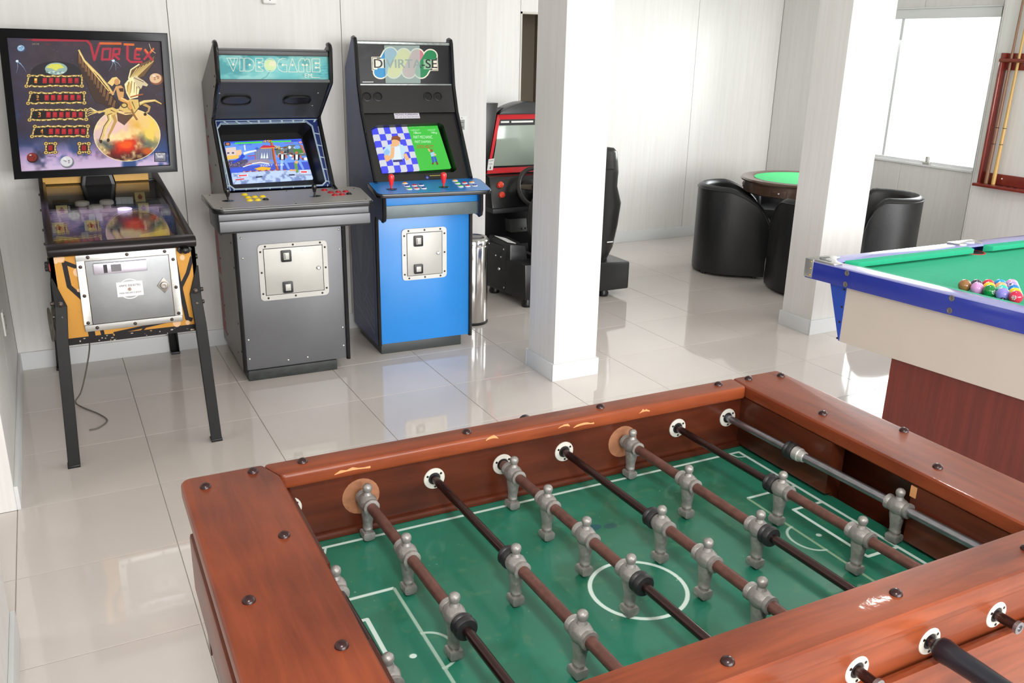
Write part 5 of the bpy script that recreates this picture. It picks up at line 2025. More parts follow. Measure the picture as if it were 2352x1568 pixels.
def tub_chair(label, loc, rot, F=.15, ts=.3):
    t = thing('tub_chair', label, 'chair', loc, rot, 'black tub chairs around the card table')
    R = .29
    path = [(F, -R)] + [(F - (F) * k / 5, -R) for k in range(1, 5)] + [(R * math.cos(a), R * math.sin(a)) for a in np.linspace(-PI / 2, -3 * PI / 2, 25)] + [(F * k / 5, R) for k in range(1, 5)] + [(F, R)]
    n = len(path)
    th = .065
    sec = []
    for i, (x, y) in enumerate(path):
        if x <= 0:
            nx, ny = x / R, y / R
        else:
            nx, ny = 0, math.copysign(1, y)
        tt = max(0.0, (x + R * ts) / (F + R * ts))
        h = .70 - .18 * tt ** 1.6
        if i in (0, n - 1):
            h -= .06
        elif i in (1, n - 2):
            h -= .012
        ix, iy = x - nx * th, y - ny * th
        mx, my = x - nx * th / 2, y - ny * th / 2
        tw = lambda k: (x - nx * th * k, y - ny * th * k)
        sec.append([(*tw(.04), .02), (*tw(0), .05), (*tw(0), h - .035), (*tw(.12), h - .012), (*tw(.5), h), (*tw(.88), h - .012), (*tw(1), h - .035), (*tw(1), .3), (*tw(1), .02)])
    g = G()
    g.loft(sec)
    b = g.done('backrest', M_LEA, t, smooth=True, angle=50)
    g = G()
    g.tube([(s[2][0] * 1.004, s[2][1] * 1.004, s[2][2] + .004) for s in sec], .005, 6)
    g.done('piping', M_LEA, b, smooth=True)
    g = G()
    r2 = R - th - .004
    sp_ = [(F + .03, -r2), (F + .045, 0), (F + .03, r2)] + [(r2 * math.cos(a), r2 * math.sin(a)) for a in np.linspace(PI / 2, 3 * PI / 2, 15)]
    g.prism(sp_, 'z', .30, .43)
    g.done('seat', M_SEAT, t, bevel=.02)
    g = G()
    g.prism([(F - .01, -r2), (F - .01, r2)] + [(r2 * math.cos(a), r2 * math.sin(a)) for a in np.linspace(PI / 2, 3 * PI / 2, 15)], 'z', .02, .30)
    g.done('front_panel', M_LEA, t, bevel=.01)
    for x, y in ((.18, .24), (.18, -.24), (-.2, .17), (-.2, -.17)):
        g = G()
        g.lathe([(.02, 0), (.02, .022)], (x, y, 0), n=10)
        g.done('foot', M_BLACK, t)
    return t


tub_chair('black leather tub chair in front of the far wall, left of the card table', (5.08, .42, 0), math.radians(-36), .25)
tub_chair('black leather tub chair half hidden by the pillar, in front of the card table', (5.19, -.345, 0), math.radians(62))
tub_chair('black leather tub chair below the window, right of the pillar', (5.82, -.37, 0), math.radians(140), .15, -.05)
tub_chair('black leather tub chair mostly hidden behind the card table', (5.86, .64, 0), math.radians(-126))


# ------------------------------------------------------------------ pool table
QA = Vector((.110, -.955, 0)).normalized()     # along the side we look at
QB = Vector((1, -.022, 0)).normalized()        # along the far side
QO = Vector((3.252, -2.118, 0))
pt = thing('pool_table', 'blue edged pool table with green cloth and racked balls', 'pool table', QO)
LA, LB = 1.30, 2.30


def Q(a, b, z):
    return QO + QA * a + QB * b + Vector((0, 0, z))


def qbox(g, a0, a1, b0, b1, z0, z1):
    g.hexa([Q(a0, b0, z0), Q(a1, b0, z0), Q(a1, b1, z0), Q(a0, b1, z0), Q(a0, b0, z1), Q(a1, b0, z1), Q(a1, b1, z1), Q(a0, b1, z1)])
    return g


M_PBLUE = mat('royal_blue_laminate', (34, 50, 146), .16, spec=.6)
M_PTOP = mat('lilac_pearl_laminate', (150, 152, 204), .14, spec=.7)
M_PBLUE2 = mat('mid_blue_bracket', (30, 66, 160), .35)
M_CREAM = mat('cream_laminate', (190, 179, 168), .3, var=.02)
M_BAIZE = mat('green_baize', (28, 164, 124), .85, var=.04, vscale=30)
M_MAHO = mat('red_brown_wood', (100, 38, 29), .3, var=.22, vscale=3, stretch=(14, 14, .6))
M_CAST = mat('cast_metal', (178, 178, 176), .3, .9)
RW = .085
for nm, a0, a1, b0, b1 in (('side_rail', 0, LA, 0, RW), ('side_rail', 0, LA, LB - RW, LB), ('end_rail', 0, RW, RW, LB - RW), ('end_rail', LA - RW, LA, RW, LB - RW)):
    g = G(QO)
    qbox(g, a0, a1, b0, b1, .790, .80)
    g.done(nm, M_PTOP, pt, bevel=.004)
for nm, a0, a1, b0, b1 in (('side_apron', 0, LA, -.001, .028), ('side_apron', 0, LA, LB - .028, LB + .001), ('end_apron', -.001, .028, .028, LB - .028), ('end_apron', LA - .028, LA + .001, .028, LB - .028)):
    g = G(QO)
    qbox(g, a0, a1, b0, b1, .717, .7945)
    ap = g.done(nm, M_PBLUE, pt, bevel=.003)
    if nm == 'side_apron' and b0 < .1:
        bl = None
        for a, z in ((.215, .782), (.215, .732), (.69, .785), (.69, .735), (1.12, .785), (1.12, .735)):
            if bl is None:
                g = G(QO)
                p0 = Q(0, .004, 0)
                nrm = -QB
                g.lathe([(.012, 0), (.012, .002), (.0085, .003), (.006, .001), (0, .001)], Q(0, -.001, 0), nrm, 14)
                bl = o = g.done('bolt', mat('grey_washer', (112, 106, 100), .4, .4), ap, smooth=True)
            else:
                o = copy_of(bl, ap)
            o.location = QA * a + Vector((0, 0, z))
g = G(QO)
qbox(g, RW * .6, LA - RW * .6, RW * .6, LB - RW * .6, .735, .762)
g.done('bed', M_BAIZE, pt)
# cushions with mitred ends towards the pockets
CN, CP_ = .125, .062


def cushion(pts):   # (a, b) corners: two on the rail, two at the nose
    g = G(QO)
    (a0, a1, n1, n0) = pts
    g.hexa([Q(*a0, .763), Q(*a1, .763), Q(*n1, .772), Q(*n0, .772), Q(*a0, .799), Q(*a1, .799), Q(*n1, .795), Q(*n0, .795)])
    g.done('cushion', M_BAIZE, pt, bevel=.003)


e_, m_ = .05, RW + .005
cushion([(RW + e_, RW), (LA - RW - e_, RW), (LA - CN - e_, CN), (CN + e_, CN)])
cushion([(RW + e_, LB - RW), (LA - RW - e_, LB - RW), (LA - CN - e_, LB - CN), (CN + e_, LB - CN)])
MB_ = 1.02
for a, n in ((RW, CN), (LA - RW, LA - CN)):
    cushion([(a, RW + e_), (a, MB_ - .055), (n, MB_ - .07), (n, CN + e_)])
    cushion([(a, MB_ + .055), (a, LB - RW - e_), (n, LB - CN - e_), (n, MB_ + .07)])
# pockets and their castings
M_HOLE = mat('pocket_dark', (24, 30, 26), .8)
M_PRED = mat('red_pocket_liner', (190, 50, 44), .5)
for a, b in ((.075, .075), (.075, MB_), (.075, LB - .075), (LA - .075, .075), (LA - .075, MB_), (LA - .075, LB - .075)):
    g = G(QO)
    g.lathe([(.055, .757), (.055, .7635), (0, .7635)], Q(a, b, 0), n=24)
    h = g.done('pocket', M_HOLE, pt)
    g = G(QO)
    g.lathe([(.058, .757), (.058, .7645), (.05, .7645), (.05, .757)], Q(a, b, 0), n=24)
    g.done('pocket_ring', M_PRED if abs(b - MB_) < .01 else M_HOLE, h, smooth=True)
for ca, cb, sa, sb in ((0, 0, 1, 1), (0, LB, 1, -1), (LA, 0, -1, 1), (LA, LB, -1, -1)):
    g = G(QO)
    T = lambda a, b, z: Q(ca + sa * a, cb + sb * b, z)
    poly = roundpoly([(0, 0), (.145, 0), (.15, .05), (.11, .06), (.085, .085), (.06, .11), (.05, .15), (0, .145)], [.02, .01, .01, .0, .0, .0, .01, .01])
    g.loft([[T(a, b, .799) for a, b in poly], [T(a, b, .807) for a, b in poly]])
    cst = g.done('pocket_casting', M_CAST, pt, bevel=.002)
    for a, b, w, l in ((.03, .075, .012, .05), (.075, .03, .05, .012), (.045, .045, .02, .02)):
        g = G(QO)
        g.hexa([T(a - w / 2, b - l / 2, .806), T(a + w / 2, b - l / 2, .806), T(a + w / 2, b + l / 2, .806), T(a - w / 2, b + l / 2, .806), T(a - w / 2, b - l / 2, .8085), T(a + w / 2, b - l / 2, .8085), T(a + w / 2, b + l / 2, .8085), T(a - w / 2, b + l / 2, .8085)])
        g.done('casting_recess', mat('dark_casting_recess', (96, 96, 96), .4, .8), cst)
    g = G(QO)
    g.hexa([T(-.004, -.004, .722), T(.04, -.004, .722), T(.04, .006, .722), T(-.004, .006, .722), T(-.004, -.004, .806), T(.04, -.004, .806), T(.04, .006, .806), T(-.004, .006, .806)])
    g.hexa([T(-.004, .006, .722), T(.006, .006, .722), T(.006, .04, .722), T(-.004, .04, .722), T(-.004, .006, .806), T(.006, .006, .806), T(.006, .04, .806), T(-.004, .04, .806)])
    g.done('corner_bracket', M_CAST, pt, bevel=.002)
    for z in (.735, .765, .795):
        g = G(QO)
        g.sphere(T(.03, -.005, z), .004, 8, 5)
        g.done('screw', mat('brass_screw', (176, 140, 70), .3, .9), pt, smooth=True)
for a, s in ((0, 1), (LA, -1)):
    g = G(QO)
    poly = [(-.005, MB_ - .09), (.06, MB_ - .085), (.075, MB_ - .055), (.045, MB_ - .045), (.03, MB_), (.045, MB_ + .045), (.075, MB_ + .055), (.06, MB_ + .085), (-.005, MB_ + .09)]
    g.loft([[Q(a + s * u, b, .799) for u, b in poly], [Q(a + s * u, b, .807) for u, b in poly]])
    g.done('pocket_casting', M_CAST, pt, bevel=.002)
# body, corner boards, pedestals
g = G(QO)
it, ib = .205, .225
g.hexa([Q(.20, .03, .462), Q(LA - .20, .03, .462), Q(LA - .20, LB - .2, .462), Q(.20, LB - .2, .462), Q(.20, .03, .72), Q(LA - .20, .03, .72), Q(LA - .20, LB - .2, .72), Q(.20, LB - .2, .72)])
g.done('body', M_CREAM, pt)
for s0, s1, t0, t1 in ((.112, .2, .196, .2), (LA - .2, LA - .112, LA - .2, LA - .196)):
    g = G(QO)
    g.hexa([Q(t0 if s0 < .5 else t0, .028, .465), Q(t1, .028, .465), Q(t1, LB - .19, .465), Q(t0, LB - .19, .465), Q(s0, .028, .72), Q(s1, .028, .72), Q(s1, LB - .19, .72), Q(s0, LB - .19, .72)])
    cb_ = g.done('corner_board', M_PBLUE2, pt)
    for z, k in ((.70, .9), (.62, .92), (.55, .95), (.475, .985)):
        g = G(QO)
        a = (.19 if s0 < .5 else LA - .19)
        g.lathe([(.0055, 0), (.005, .002), (0, .0025)], Q(a, .028, z), -QB, 8)
        g.done('screw', M_BOLT, cb_)
for a0, a1, b0, b1 in ((.44, 1.08, .06, .26), (.44, 1.08, LB - .5, LB - .3)):
    g = G(QO)
    qbox(g, a0, a1, b0, b1, 0, .47)
    g.done('pedestal', M_MAHO, pt)
    g = G(QO)
    qbox(g, a0 - .002, a1 + .002, b0 - .002, b1 + .002, .456, .4625)
    g.done('pedestal_joint', M_BLACK, pt)
g = G(QO)
qbox(g, .6, .7, .26, LB - .5, .3, .42)
g.done('stretcher', M_MAHO, pt)

# racked balls
BR_ = .0257
c0 = Vector((3.548, -2.700, .762 + BR_))
e1 = Vector((.0075, -.0512, 0))
e1 = e1.normalized() * (2 * BR_)
e2 = Vector((-e1.y, e1.x, 0)).normalized()
rows = [['brown', 'pink', 'green', 'purple', 'red'], ['charcoal', 'yellow', 'turquoise', 'golden yellow'], ['crimson', 'peach', 'blue'], ['sky blue', 'lilac'], ['pale pink']]
cols = {'brown': (150, 104, 62), 'pink': (214, 150, 206), 'green': (20, 130, 62), 'purple': (142, 134, 220), 'red': (222, 44, 78), 'charcoal': (62, 56, 76), 'yellow': (246, 206, 48), 'turquoise': (40, 210, 178), 'golden yellow': (250, 214, 50), 'crimson': (216, 50, 74), 'peach': (238, 176, 122), 'blue': (20, 128, 206), 'sky blue': (24, 152, 226), 'lilac': (170, 150, 226), 'pale pink': (228, 168, 214)}
where = {'brown': 'at the far left tip of the rack', 'pink': 'next to the brown ball', 'green': 'showing a white six, in the front row', 'purple': 'showing a dark four, between the green and the red ball', 'red': 'showing a white three, nearest the camera',
         'charcoal': 'behind the pink ball', 'yellow': 'behind the green ball', 'turquoise': 'behind the purple ball', 'golden yellow': 'directly behind the red ball', 'crimson': 'behind the yellow ball', 'peach': 'behind the turquoise ball', 'blue': 'between the golden yellow and the lilac ball',
         'sky blue': 'behind the peach ball', 'lilac': 'beside the blue ball, in the row before last', 'pale pink': 'at the rear tip of the rack'}
nums = {'green': ('6', Vector((-.25, -.85, .05)), (236, 238, 240), (30, 30, 50)), 'red': ('3', Vector((-.92, -.22, .06)), (236, 238, 240), (30, 30, 50)), 'purple': ('4', Vector((-.55, -.45, -.62)), (30, 34, 40), (230, 235, 230)),
        'brown': ('2', Vector((.25, -.6, .62)), (240, 240, 240), (40, 40, 60)), 'pink': ('5', Vector((-.1, -.3, .93)), (240, 232, 240), (60, 40, 60)), 'turquoise': ('7', Vector((-.55, .1, .6)), (230, 235, 235), (120, 30, 50)), 'lilac': ('1', Vector((-.55, .05, .6)), (236, 236, 240), (60, 50, 80)), 'charcoal': ('8', Vector((.2, -.2, .95)), (240, 240, 240), (40, 40, 50))}
shared = None
for r, row in enumerate(rows):
    for i, nm in enumerate(row):
        p = c0 + e1 * (i + r / 2) + e2 * (r * 2 * BR_ * .866)
        m_b = mat('ball_' + nm.replace(' ', '_'), cols[nm], .1, spec=.6)
        g = G()
        g.sphere((0, 0, 0), BR_ * .995, 28, 16)
        o = g.done('pool_ball', m_b, smooth=True, angle=80)
        o.location = p
        o['label'] = f'{nm} pool ball {where[nm]}'
        o['category'] = 'ball'
        o['group'] = 'racked pool balls'
        if nm in nums:
            t_, d, bgc, fgc = nums[nm]
            d = d.normalized()
            zc_ = Vector((0, 0, 1))
            s_ = d.cross(zc_)
            s_ = s_.normalized() if s_.length > .1 else Vector((1, 0, 0))
            if nm in ('green',):
                s_ = (s_ * .15 + d.cross(s_)).normalized()
            up_ = s_.cross(d).normalized()
            cv = Canvas(48, 48, bg=bgc)
            cv.text(t_, 15, 9, 33, 39, fgc)
            im = img_mat('ball_number_' + t_, cv.image('ball_number_' + t_), .15)
            bm = bmesh.new()
            uvl = bm.loops.layers.uv.new('UVMap')
            rr = .0105
            K_ = 6 if nm != 'purple' else 16
            ring = []
            vs = []
            cen = bm.verts.new(d * (BR_ + .0003))
            for k in range(K_):
                a = 2 * PI * k / K_
                q_ = s_ * math.cos(a) * rr - up_ * math.sin(a) * rr
                vs.append((bm.verts.new((d * BR_ + q_).normalized() * (BR_ + .0002)), (.5 - math.cos(a) * .5, .5 - math.sin(a) * .5)))
            for k in range(K_):
                A, B = vs[k], vs[(k + 1) % K_]
                f = bm.faces.new([cen, B[0], A[0]])
                for l, uv in zip(f.loops, ((.5, .5), B[1], A[1])):
                    l[uvl].uv = uv
            bmesh.ops.recalc_face_normals(bm, faces=bm.faces)
            me = bpy.data.meshes.new('number_spot')
            bm.to_mesh(me)
            bm.free()
            me.materials.append(im)
            ob = bpy.data.objects.new('number_spot', me)
            C.objects.link(ob)
            ob.parent = o

# ------------------------------------------------------------------ cue rack and cues on the pier
KO = (XS, -.72, .78)
rk = thing('cue_rack', 'red brown wooden wall rack holding pool cues beside the window', 'cue rack', (XS - .0015, -.72, .78))
M_RACK = mat('mahogany_rack', (126, 44, 34), .28, var=.15, vscale=6, stretch=(3, 3, 1), coat=.3)
ya, yb = -.716, -1.36
for y in (ya, yb + .03):
    g = G(KO)
    g.box(XS - .045, XS, y - .03, y, .775, 1.715)
    g.tube([(XS - .05, y - .016, .79), (XS - .05, y - .016, 1.3), (XS - .05, y - .016, 1.66)], .013, 10)
    g.done('side_post', M_RACK, rk, bevel=.003)
g = G(KO)
g.box(XS - .018, XS, yb + .03, ya - .03, 1.60, 1.714)
g.done('top_board', M_RACK, rk, bevel=.002)
g = G(KO)
g.tube([(XS - .06, yb + .01, 1.665), (XS - .06, ya - .01, 1.665)], .013, 10)
g.done('holding_bar', M_RACK, rk, smooth=True)
g = G(KO)
g.box(XS - .018, XS, yb + .03, ya - .03, .80, .875)
bk = g.done('back_board', M_RACK, rk, bevel=.002)
g = G(KO)
g.lathe([(.006, 0), (.005, .003), (0, .004)], (XS - .018, -.885, .845), (-1, 0, 0), 10)
g.done('screw_cap', M_WHITEP, bk)
g = G(KO)
g.box(XS - .11, XS, yb, ya - .004, .778, .80)
tr = g.done('tray', M_RACK, rk, bevel=.006)
for k in range(3):
    g = G(KO)
    y = -.915 - k * .055
    g.lathe([(.014, .8), (.014, .8012), (.009, .8012), (.009, .8)], (XS - .06, y, 0), n=14)
    g.done('cue_ring', M_RD, tr, smooth=True)
M_CUED = mat('walnut_cue', (140, 100, 74), .3, var=.15, vscale=12, stretch=(1, 1, .2))
M_CUEL = mat('maple_cue', (206, 166, 96), .3, var=.1, vscale=12, stretch=(1, 1, .2))
for (y, m_, lab) in ((-.795, M_CUED, 'dark brown pool cue in the rack, closest to the window'), (-.852, M_CUEL, 'light maple pool cue in the rack, next to the dark cue')):
    CO = (XS - .06, y, .801)
    t = thing('pool_cue', lab, 'cue', CO, 0, 'cues standing in the wall rack')
    A = Vector((XS - .06, y, .801))
    B = Vector((XS - .012, y + .012, 2.22))
    L = lambda k: A.lerp(B, k)
    g = G(CO)
    g.tube([L(0), L(.02), L(.28)], [.0135, .0145, .0125], 12)
    g.done('butt', m_, t, smooth=True)
    g = G(CO)
    g.tube([L(.281), L(.97)], [.0125, .0065], 12)
    g.done('shaft', m_, t, smooth=True)
    for k in (.10, .20, .2805):
        g = G(CO)
        g.tube([L(k), L(k + .003)], .0142 - k * .004, 12)
        g.done('ring', M_RD, t)
    g = G(CO)
    g.tube([L(.97), L(1)], [.0066, .006], 10)
    g.done('tip', M_WHITEP, t, smooth=True)


# ------------------------------------------------------------------ table football
FA = math.radians(-.95)
fb = thing('table_football', 'varnished wooden table football game with grey metal players on rods', 'football table', (.410, -3.293, 0), FA)
W_, D_ = 1.503, .900      # outer size: u to the right, v towards the camera (local y = -v)


def wood(name, c1, c2, axis, rough=.4, coat=.16):
    m = bpy.data.materials.new(name)
    m.use_nodes = True
    nt = m.node_tree
    b = nt.nodes['Principled BSDF']
    b.inputs['Roughness'].default_value = rough
    b.inputs['Coat Weight'].default_value = coat
    b.inputs['Specular IOR Level'].default_value = .3
    b.inputs['Coat Roughness'].default_value = .06
    tc = nt.nodes.new('ShaderNodeTexCoord')
    mp = nt.nodes.new('ShaderNodeMapping')
    s = [26, 26, 26]
    s['xyz'.index(axis)] = 2.2
    mp.inputs['Scale'].default_value = s
    nt.links.new(tc.outputs['Object'], mp.inputs[0])
    n = nt.nodes.new('ShaderNodeTexNoise')
    n.inputs['Scale'].default_value = 1.3
    n.inputs['Detail'].default_value = 7
    n.inputs['Roughness'].default_value = .62
    n.inputs['Distortion'].default_value = .6
    nt.links.new(mp.outputs[0], n.inputs['Vector'])
    n2 = nt.nodes.new('ShaderNodeTexNoise')
    n2.inputs['Scale'].default_value = 4
    nt.links.new(tc.outputs['Object'], n2.inputs['Vector'])
    ad = nt.nodes.new('ShaderNodeMath')
    ad.operation = 'MULTIPLY_ADD'
    ad.inputs[1].default_value = .5
    nt.links.new(n2.outputs['Fac'], ad.inputs[0])
    mu = nt.nodes.new('ShaderNodeMath')
    mu.operation = 'MULTIPLY'
    mu.inputs[1].default_value = .5
    nt.links.new(n.outputs['Fac'], mu.inputs[0])
    nt.links.new(mu.outputs[0], ad.inputs[2])
    r = nt.nodes.new('ShaderNodeValToRGB')
    r.color_ramp.elements[0].position = .36
    r.color_ramp.elements[1].position = .62
    r.color_ramp.elements[0].color = (*lin(c1), 1)
    r.color_ramp.elements[1].color = (*lin(c2), 1)
    nt.links.new(ad.outputs[0], r.inputs[0])
    nt.links.new(r.outputs[0], b.inputs['Base Color'])
    n3 = nt.nodes.new('ShaderNodeTexNoise')
    n3.inputs['Scale'].default_value = 60
    nt.links.new(tc.outputs['Object'], n3.inputs['Vector'])
    bp = nt.nodes.new('ShaderNodeBump')
    bp.inputs['Strength'].default_value = .06
    bp.inputs['Distance'].default_value = .004
    nt.links.new(n3.outputs['Fac'], bp.inputs['Height'])
    nt.links.new(bp.outputs[0], b.inputs['Normal'])
    nt.links.new(bp.outputs[0], b.inputs['Coat Normal'])
    return m


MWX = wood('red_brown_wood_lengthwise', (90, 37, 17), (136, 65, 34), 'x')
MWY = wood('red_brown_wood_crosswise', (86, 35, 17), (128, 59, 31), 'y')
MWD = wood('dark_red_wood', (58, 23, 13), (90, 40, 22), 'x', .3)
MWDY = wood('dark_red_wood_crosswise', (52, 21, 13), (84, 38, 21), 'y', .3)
M_RAW = mat('bare_worn_wood', (150, 100, 70), .6, var=.2, vscale=60)
ZT, ZU, ZF = .880, .846, .708
UL, UR, VF, VN = .180, 1.346, .063, .812
IV, JV = .045, .868       # inner faces of the long walls


def fbox(u0, u1, v0, v1, z0, z1, name, m, bevel=0.0, parent=fb, seg=2):
    g = G()
    g.box(u0, u1, -v1, -v0, z0, z1)
    return g.done(name, m, parent, bevel=bevel, seg=seg)


def rail(poly, rads, name, m):
    g = G()
    pp = roundpoly([(u, -v) for u, v in poly], rads, 6)
    g.prism(pp, 'z', ZU, ZT)
    return g.done(name, m, fb, bevel=.009, seg=3)


rails = [rail([(0, 0), (UL - .022, 0), (UL, VF), (UL, VN), (UL, D_), (0, D_)], [.025, 0, 0, 0, 0, .025], 'end_rail', MWY),
         rail([(W_, 0), (W_, D_), (UR, D_), (UR, VN), (UR, VF), (UR + .006, 0)], [.012, .025, 0, 0, 0, 0], 'end_rail', MWY),
         rail([(UL - .0215, 0), (UR + .0055, 0), (UR - .0005, VF), (UL + .0005, VF)], 0, 'far_rail', MWX),
         rail([(UL + .0008, VN), (UR - .0008, VN), (UR - .0008, D_), (UL + .0008, D_)], 0, 'near_rail', MWX)]
# carriage bolts along the rails
M_CBOLT = mat('dark_red_bolt', (40, 16, 16), .25, spec=.4)
bl = None
for r_, u, v in ((0, .041, .053), (0, .134, .026), (2, .232, .023), (0, .135, .288), (0, .045, .451), (0, .141, .612), (2, .590, .029), (2, .934, .027), (2, 1.287, .024), (1, 1.386, .023), (1, 1.480, .040), (1, 1.391, .274), (1, 1.487, .422), (1, 1.399, .580), (3, .956, .856), (3, .610, .870), (0, .05, .80), (1, 1.40, .84), (3, .27, .87), (3, 1.27, .86)):
    if bl is None:
        g = G()
        g.lathe([(.0105, 0), (.0102, .002), (.0085, .0055), (.005, .008), (0, .009)], (0, 0, 0), n=16)
        bl = o = g.done('carriage_bolt', M_CBOLT, rails[r_], smooth=True)
    else:
        o = copy_of(bl, rails[r_])
    o.location = (u, -v, ZT - .0005)
# walls of the box
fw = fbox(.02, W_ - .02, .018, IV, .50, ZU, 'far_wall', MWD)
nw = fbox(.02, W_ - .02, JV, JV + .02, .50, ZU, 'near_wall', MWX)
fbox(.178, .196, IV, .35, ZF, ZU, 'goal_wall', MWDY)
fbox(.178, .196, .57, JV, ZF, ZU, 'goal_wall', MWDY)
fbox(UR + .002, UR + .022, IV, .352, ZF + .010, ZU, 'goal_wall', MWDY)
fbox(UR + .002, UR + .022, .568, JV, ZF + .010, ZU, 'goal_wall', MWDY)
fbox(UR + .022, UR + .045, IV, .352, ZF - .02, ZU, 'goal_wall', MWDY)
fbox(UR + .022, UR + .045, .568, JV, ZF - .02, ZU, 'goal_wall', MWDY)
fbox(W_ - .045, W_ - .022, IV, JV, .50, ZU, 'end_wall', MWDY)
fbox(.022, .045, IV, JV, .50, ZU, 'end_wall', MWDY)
fbox(UR + .045, W_ - .045, IV, JV, .60, .615, 'goal_floor', MWDY)
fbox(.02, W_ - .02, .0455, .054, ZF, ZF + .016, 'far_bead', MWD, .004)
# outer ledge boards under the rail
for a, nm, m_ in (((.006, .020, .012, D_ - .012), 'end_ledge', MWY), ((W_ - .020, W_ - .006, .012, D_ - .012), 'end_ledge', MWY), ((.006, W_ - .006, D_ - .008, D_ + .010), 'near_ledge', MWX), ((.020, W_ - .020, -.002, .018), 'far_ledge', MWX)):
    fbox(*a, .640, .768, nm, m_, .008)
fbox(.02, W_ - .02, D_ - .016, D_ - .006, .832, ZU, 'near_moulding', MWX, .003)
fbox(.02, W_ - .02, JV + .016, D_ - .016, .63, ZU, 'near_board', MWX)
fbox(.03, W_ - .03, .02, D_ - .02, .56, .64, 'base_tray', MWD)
for u in (.05, W_ - .13):
    for v in (.06, D_ - .14):
        g = G()
        g.loft([[(u, -v - .08, 0), (u + .08, -v - .08, 0), (u + .08, -v, 0), (u, -v, 0)], [(u - .03, -v - .085, .64), (u + .085, -v - .085, .64), (u + .085, -v + .02, .64), (u - .03, -v + .02, .64)]])
        g.done('leg', MWDY, fb, bevel=.006)

# pitch with its markings
FU0, FU1, FV0, FV1 = .196, 1.372, .045, JV
PW, PH = FU1 - FU0, FV1 - FV0
c = Canvas(1000, int(1000 * PH / PW), quad=[(FU0, FV0), (FU1, FV0), (FU1, FV1), (FU0, FV1)], bg=(32, 106, 84))
n1, n2, n3 = c.noise((5, 4), 61, 4), c.noise((10, 7), 62, 4), c.noise((60, 40), 63, 2)
c.blend(np.clip((n1 - .4) * 3, 0, 1) * .6, (40, 122, 100))
c.blend(np.clip((n2 - .55) * 4, 0, .5), (22, 84, 60))
c.blend(np.clip((n3 - .72) * 6, 0, .35), (90, 120, 90))
WT, LW = (206, 222, 214), .0085
CU, CV = .752, .468
c.line([(FU0, .078), (1.330, .078), (1.330, .86), (FU0, .86)], LW, WT)
c.line([(1.345, .078), (1.345, .86)], .0, WT)
t_ = np.linspace(0, 2 * PI, 60)
c.line([(CU + .092 * math.cos(a), CV + .092 * math.sin(a)) for a in t_], LW, WT)
for s, gu, bu, su, pu in ((1, .226, .334, .259, .298), (-1, 1.330, 1.184, 1.243, 1.214)):
    hv, sv = (.198, .128) if s == 1 else (.19, .105)
    c.line([(gu, CV - hv), (bu, CV - hv)], LW, WT)
    c.line([(bu, CV - hv), (bu, CV + hv)], LW * .8, (150, 176, 160) if s == 1 else (130, 160, 130))
    c.line([(gu, CV + hv), (bu, CV + hv)], LW, WT)
    c.line([(gu, CV - sv), (su, CV - sv), (su, CV + sv), (gu, CV + sv)], LW, WT)
    c.ell(pu, CV, .0065, .006, WT)
    aa = [a for a in np.linspace(-PI / 2, PI / 2, 30)]
    pts = [(bu + s * (.042 * math.cos(a) - .004), CV + .05 * math.sin(a)) for a in aa]
    c.line(pts, LW * .7, (170, 192, 180))
    for v in (.078,):
        c.line([(gu - s * .0, v + .03), (gu + s * .022, v + .022), (gu + s * .03, v)], LW * .6, WT)
r9 = random.Random(9)
for k in range(70):
    c.ell(r9.uniform(FU0, FU1), r9.uniform(FV0, FV1), r9.uniform(.0008, .002), r9.uniform(.0008, .0016), r9.choice([(180, 200, 170), (130, 150, 120)]), n=8)
c.ell(.79, .24, .022, .012, (24, 60, 100), .5)
c.ell(.83, .25, .016, .010, (30, 50, 80), .4)
plate('pitch', [(FU0, -FV0, ZF), (FU1, -FV0, ZF), (FU1, -FV1, ZF), (FU0, -FV1, ZF)], img_mat('pitch_print', c.image('pitch_print'), .32, coat=.25), fb, .02, label='green printed football pitch')

# rods with players
M_ROD = mat('dark_rod_steel', (74, 56, 54), .22, .85)
M_RUST = mat('rusty_rod_tube', (104, 70, 62), .45, .5, var=.25, vscale=60)
M_RODG = mat('grey_rod_steel', (150, 150, 156), .28, .9, var=.12, vscale=40)
M_ALU2 = mat('cast_aluminium_player', (146, 143, 139), .46, .5, var=.35, vscale=26, bump=.2, bscale=90)
M_RUB = mat('black_rubber', (26, 26, 28), .45)
M_NYL = mat('white_nylon', (196, 193, 184), .4)
ZR = .795


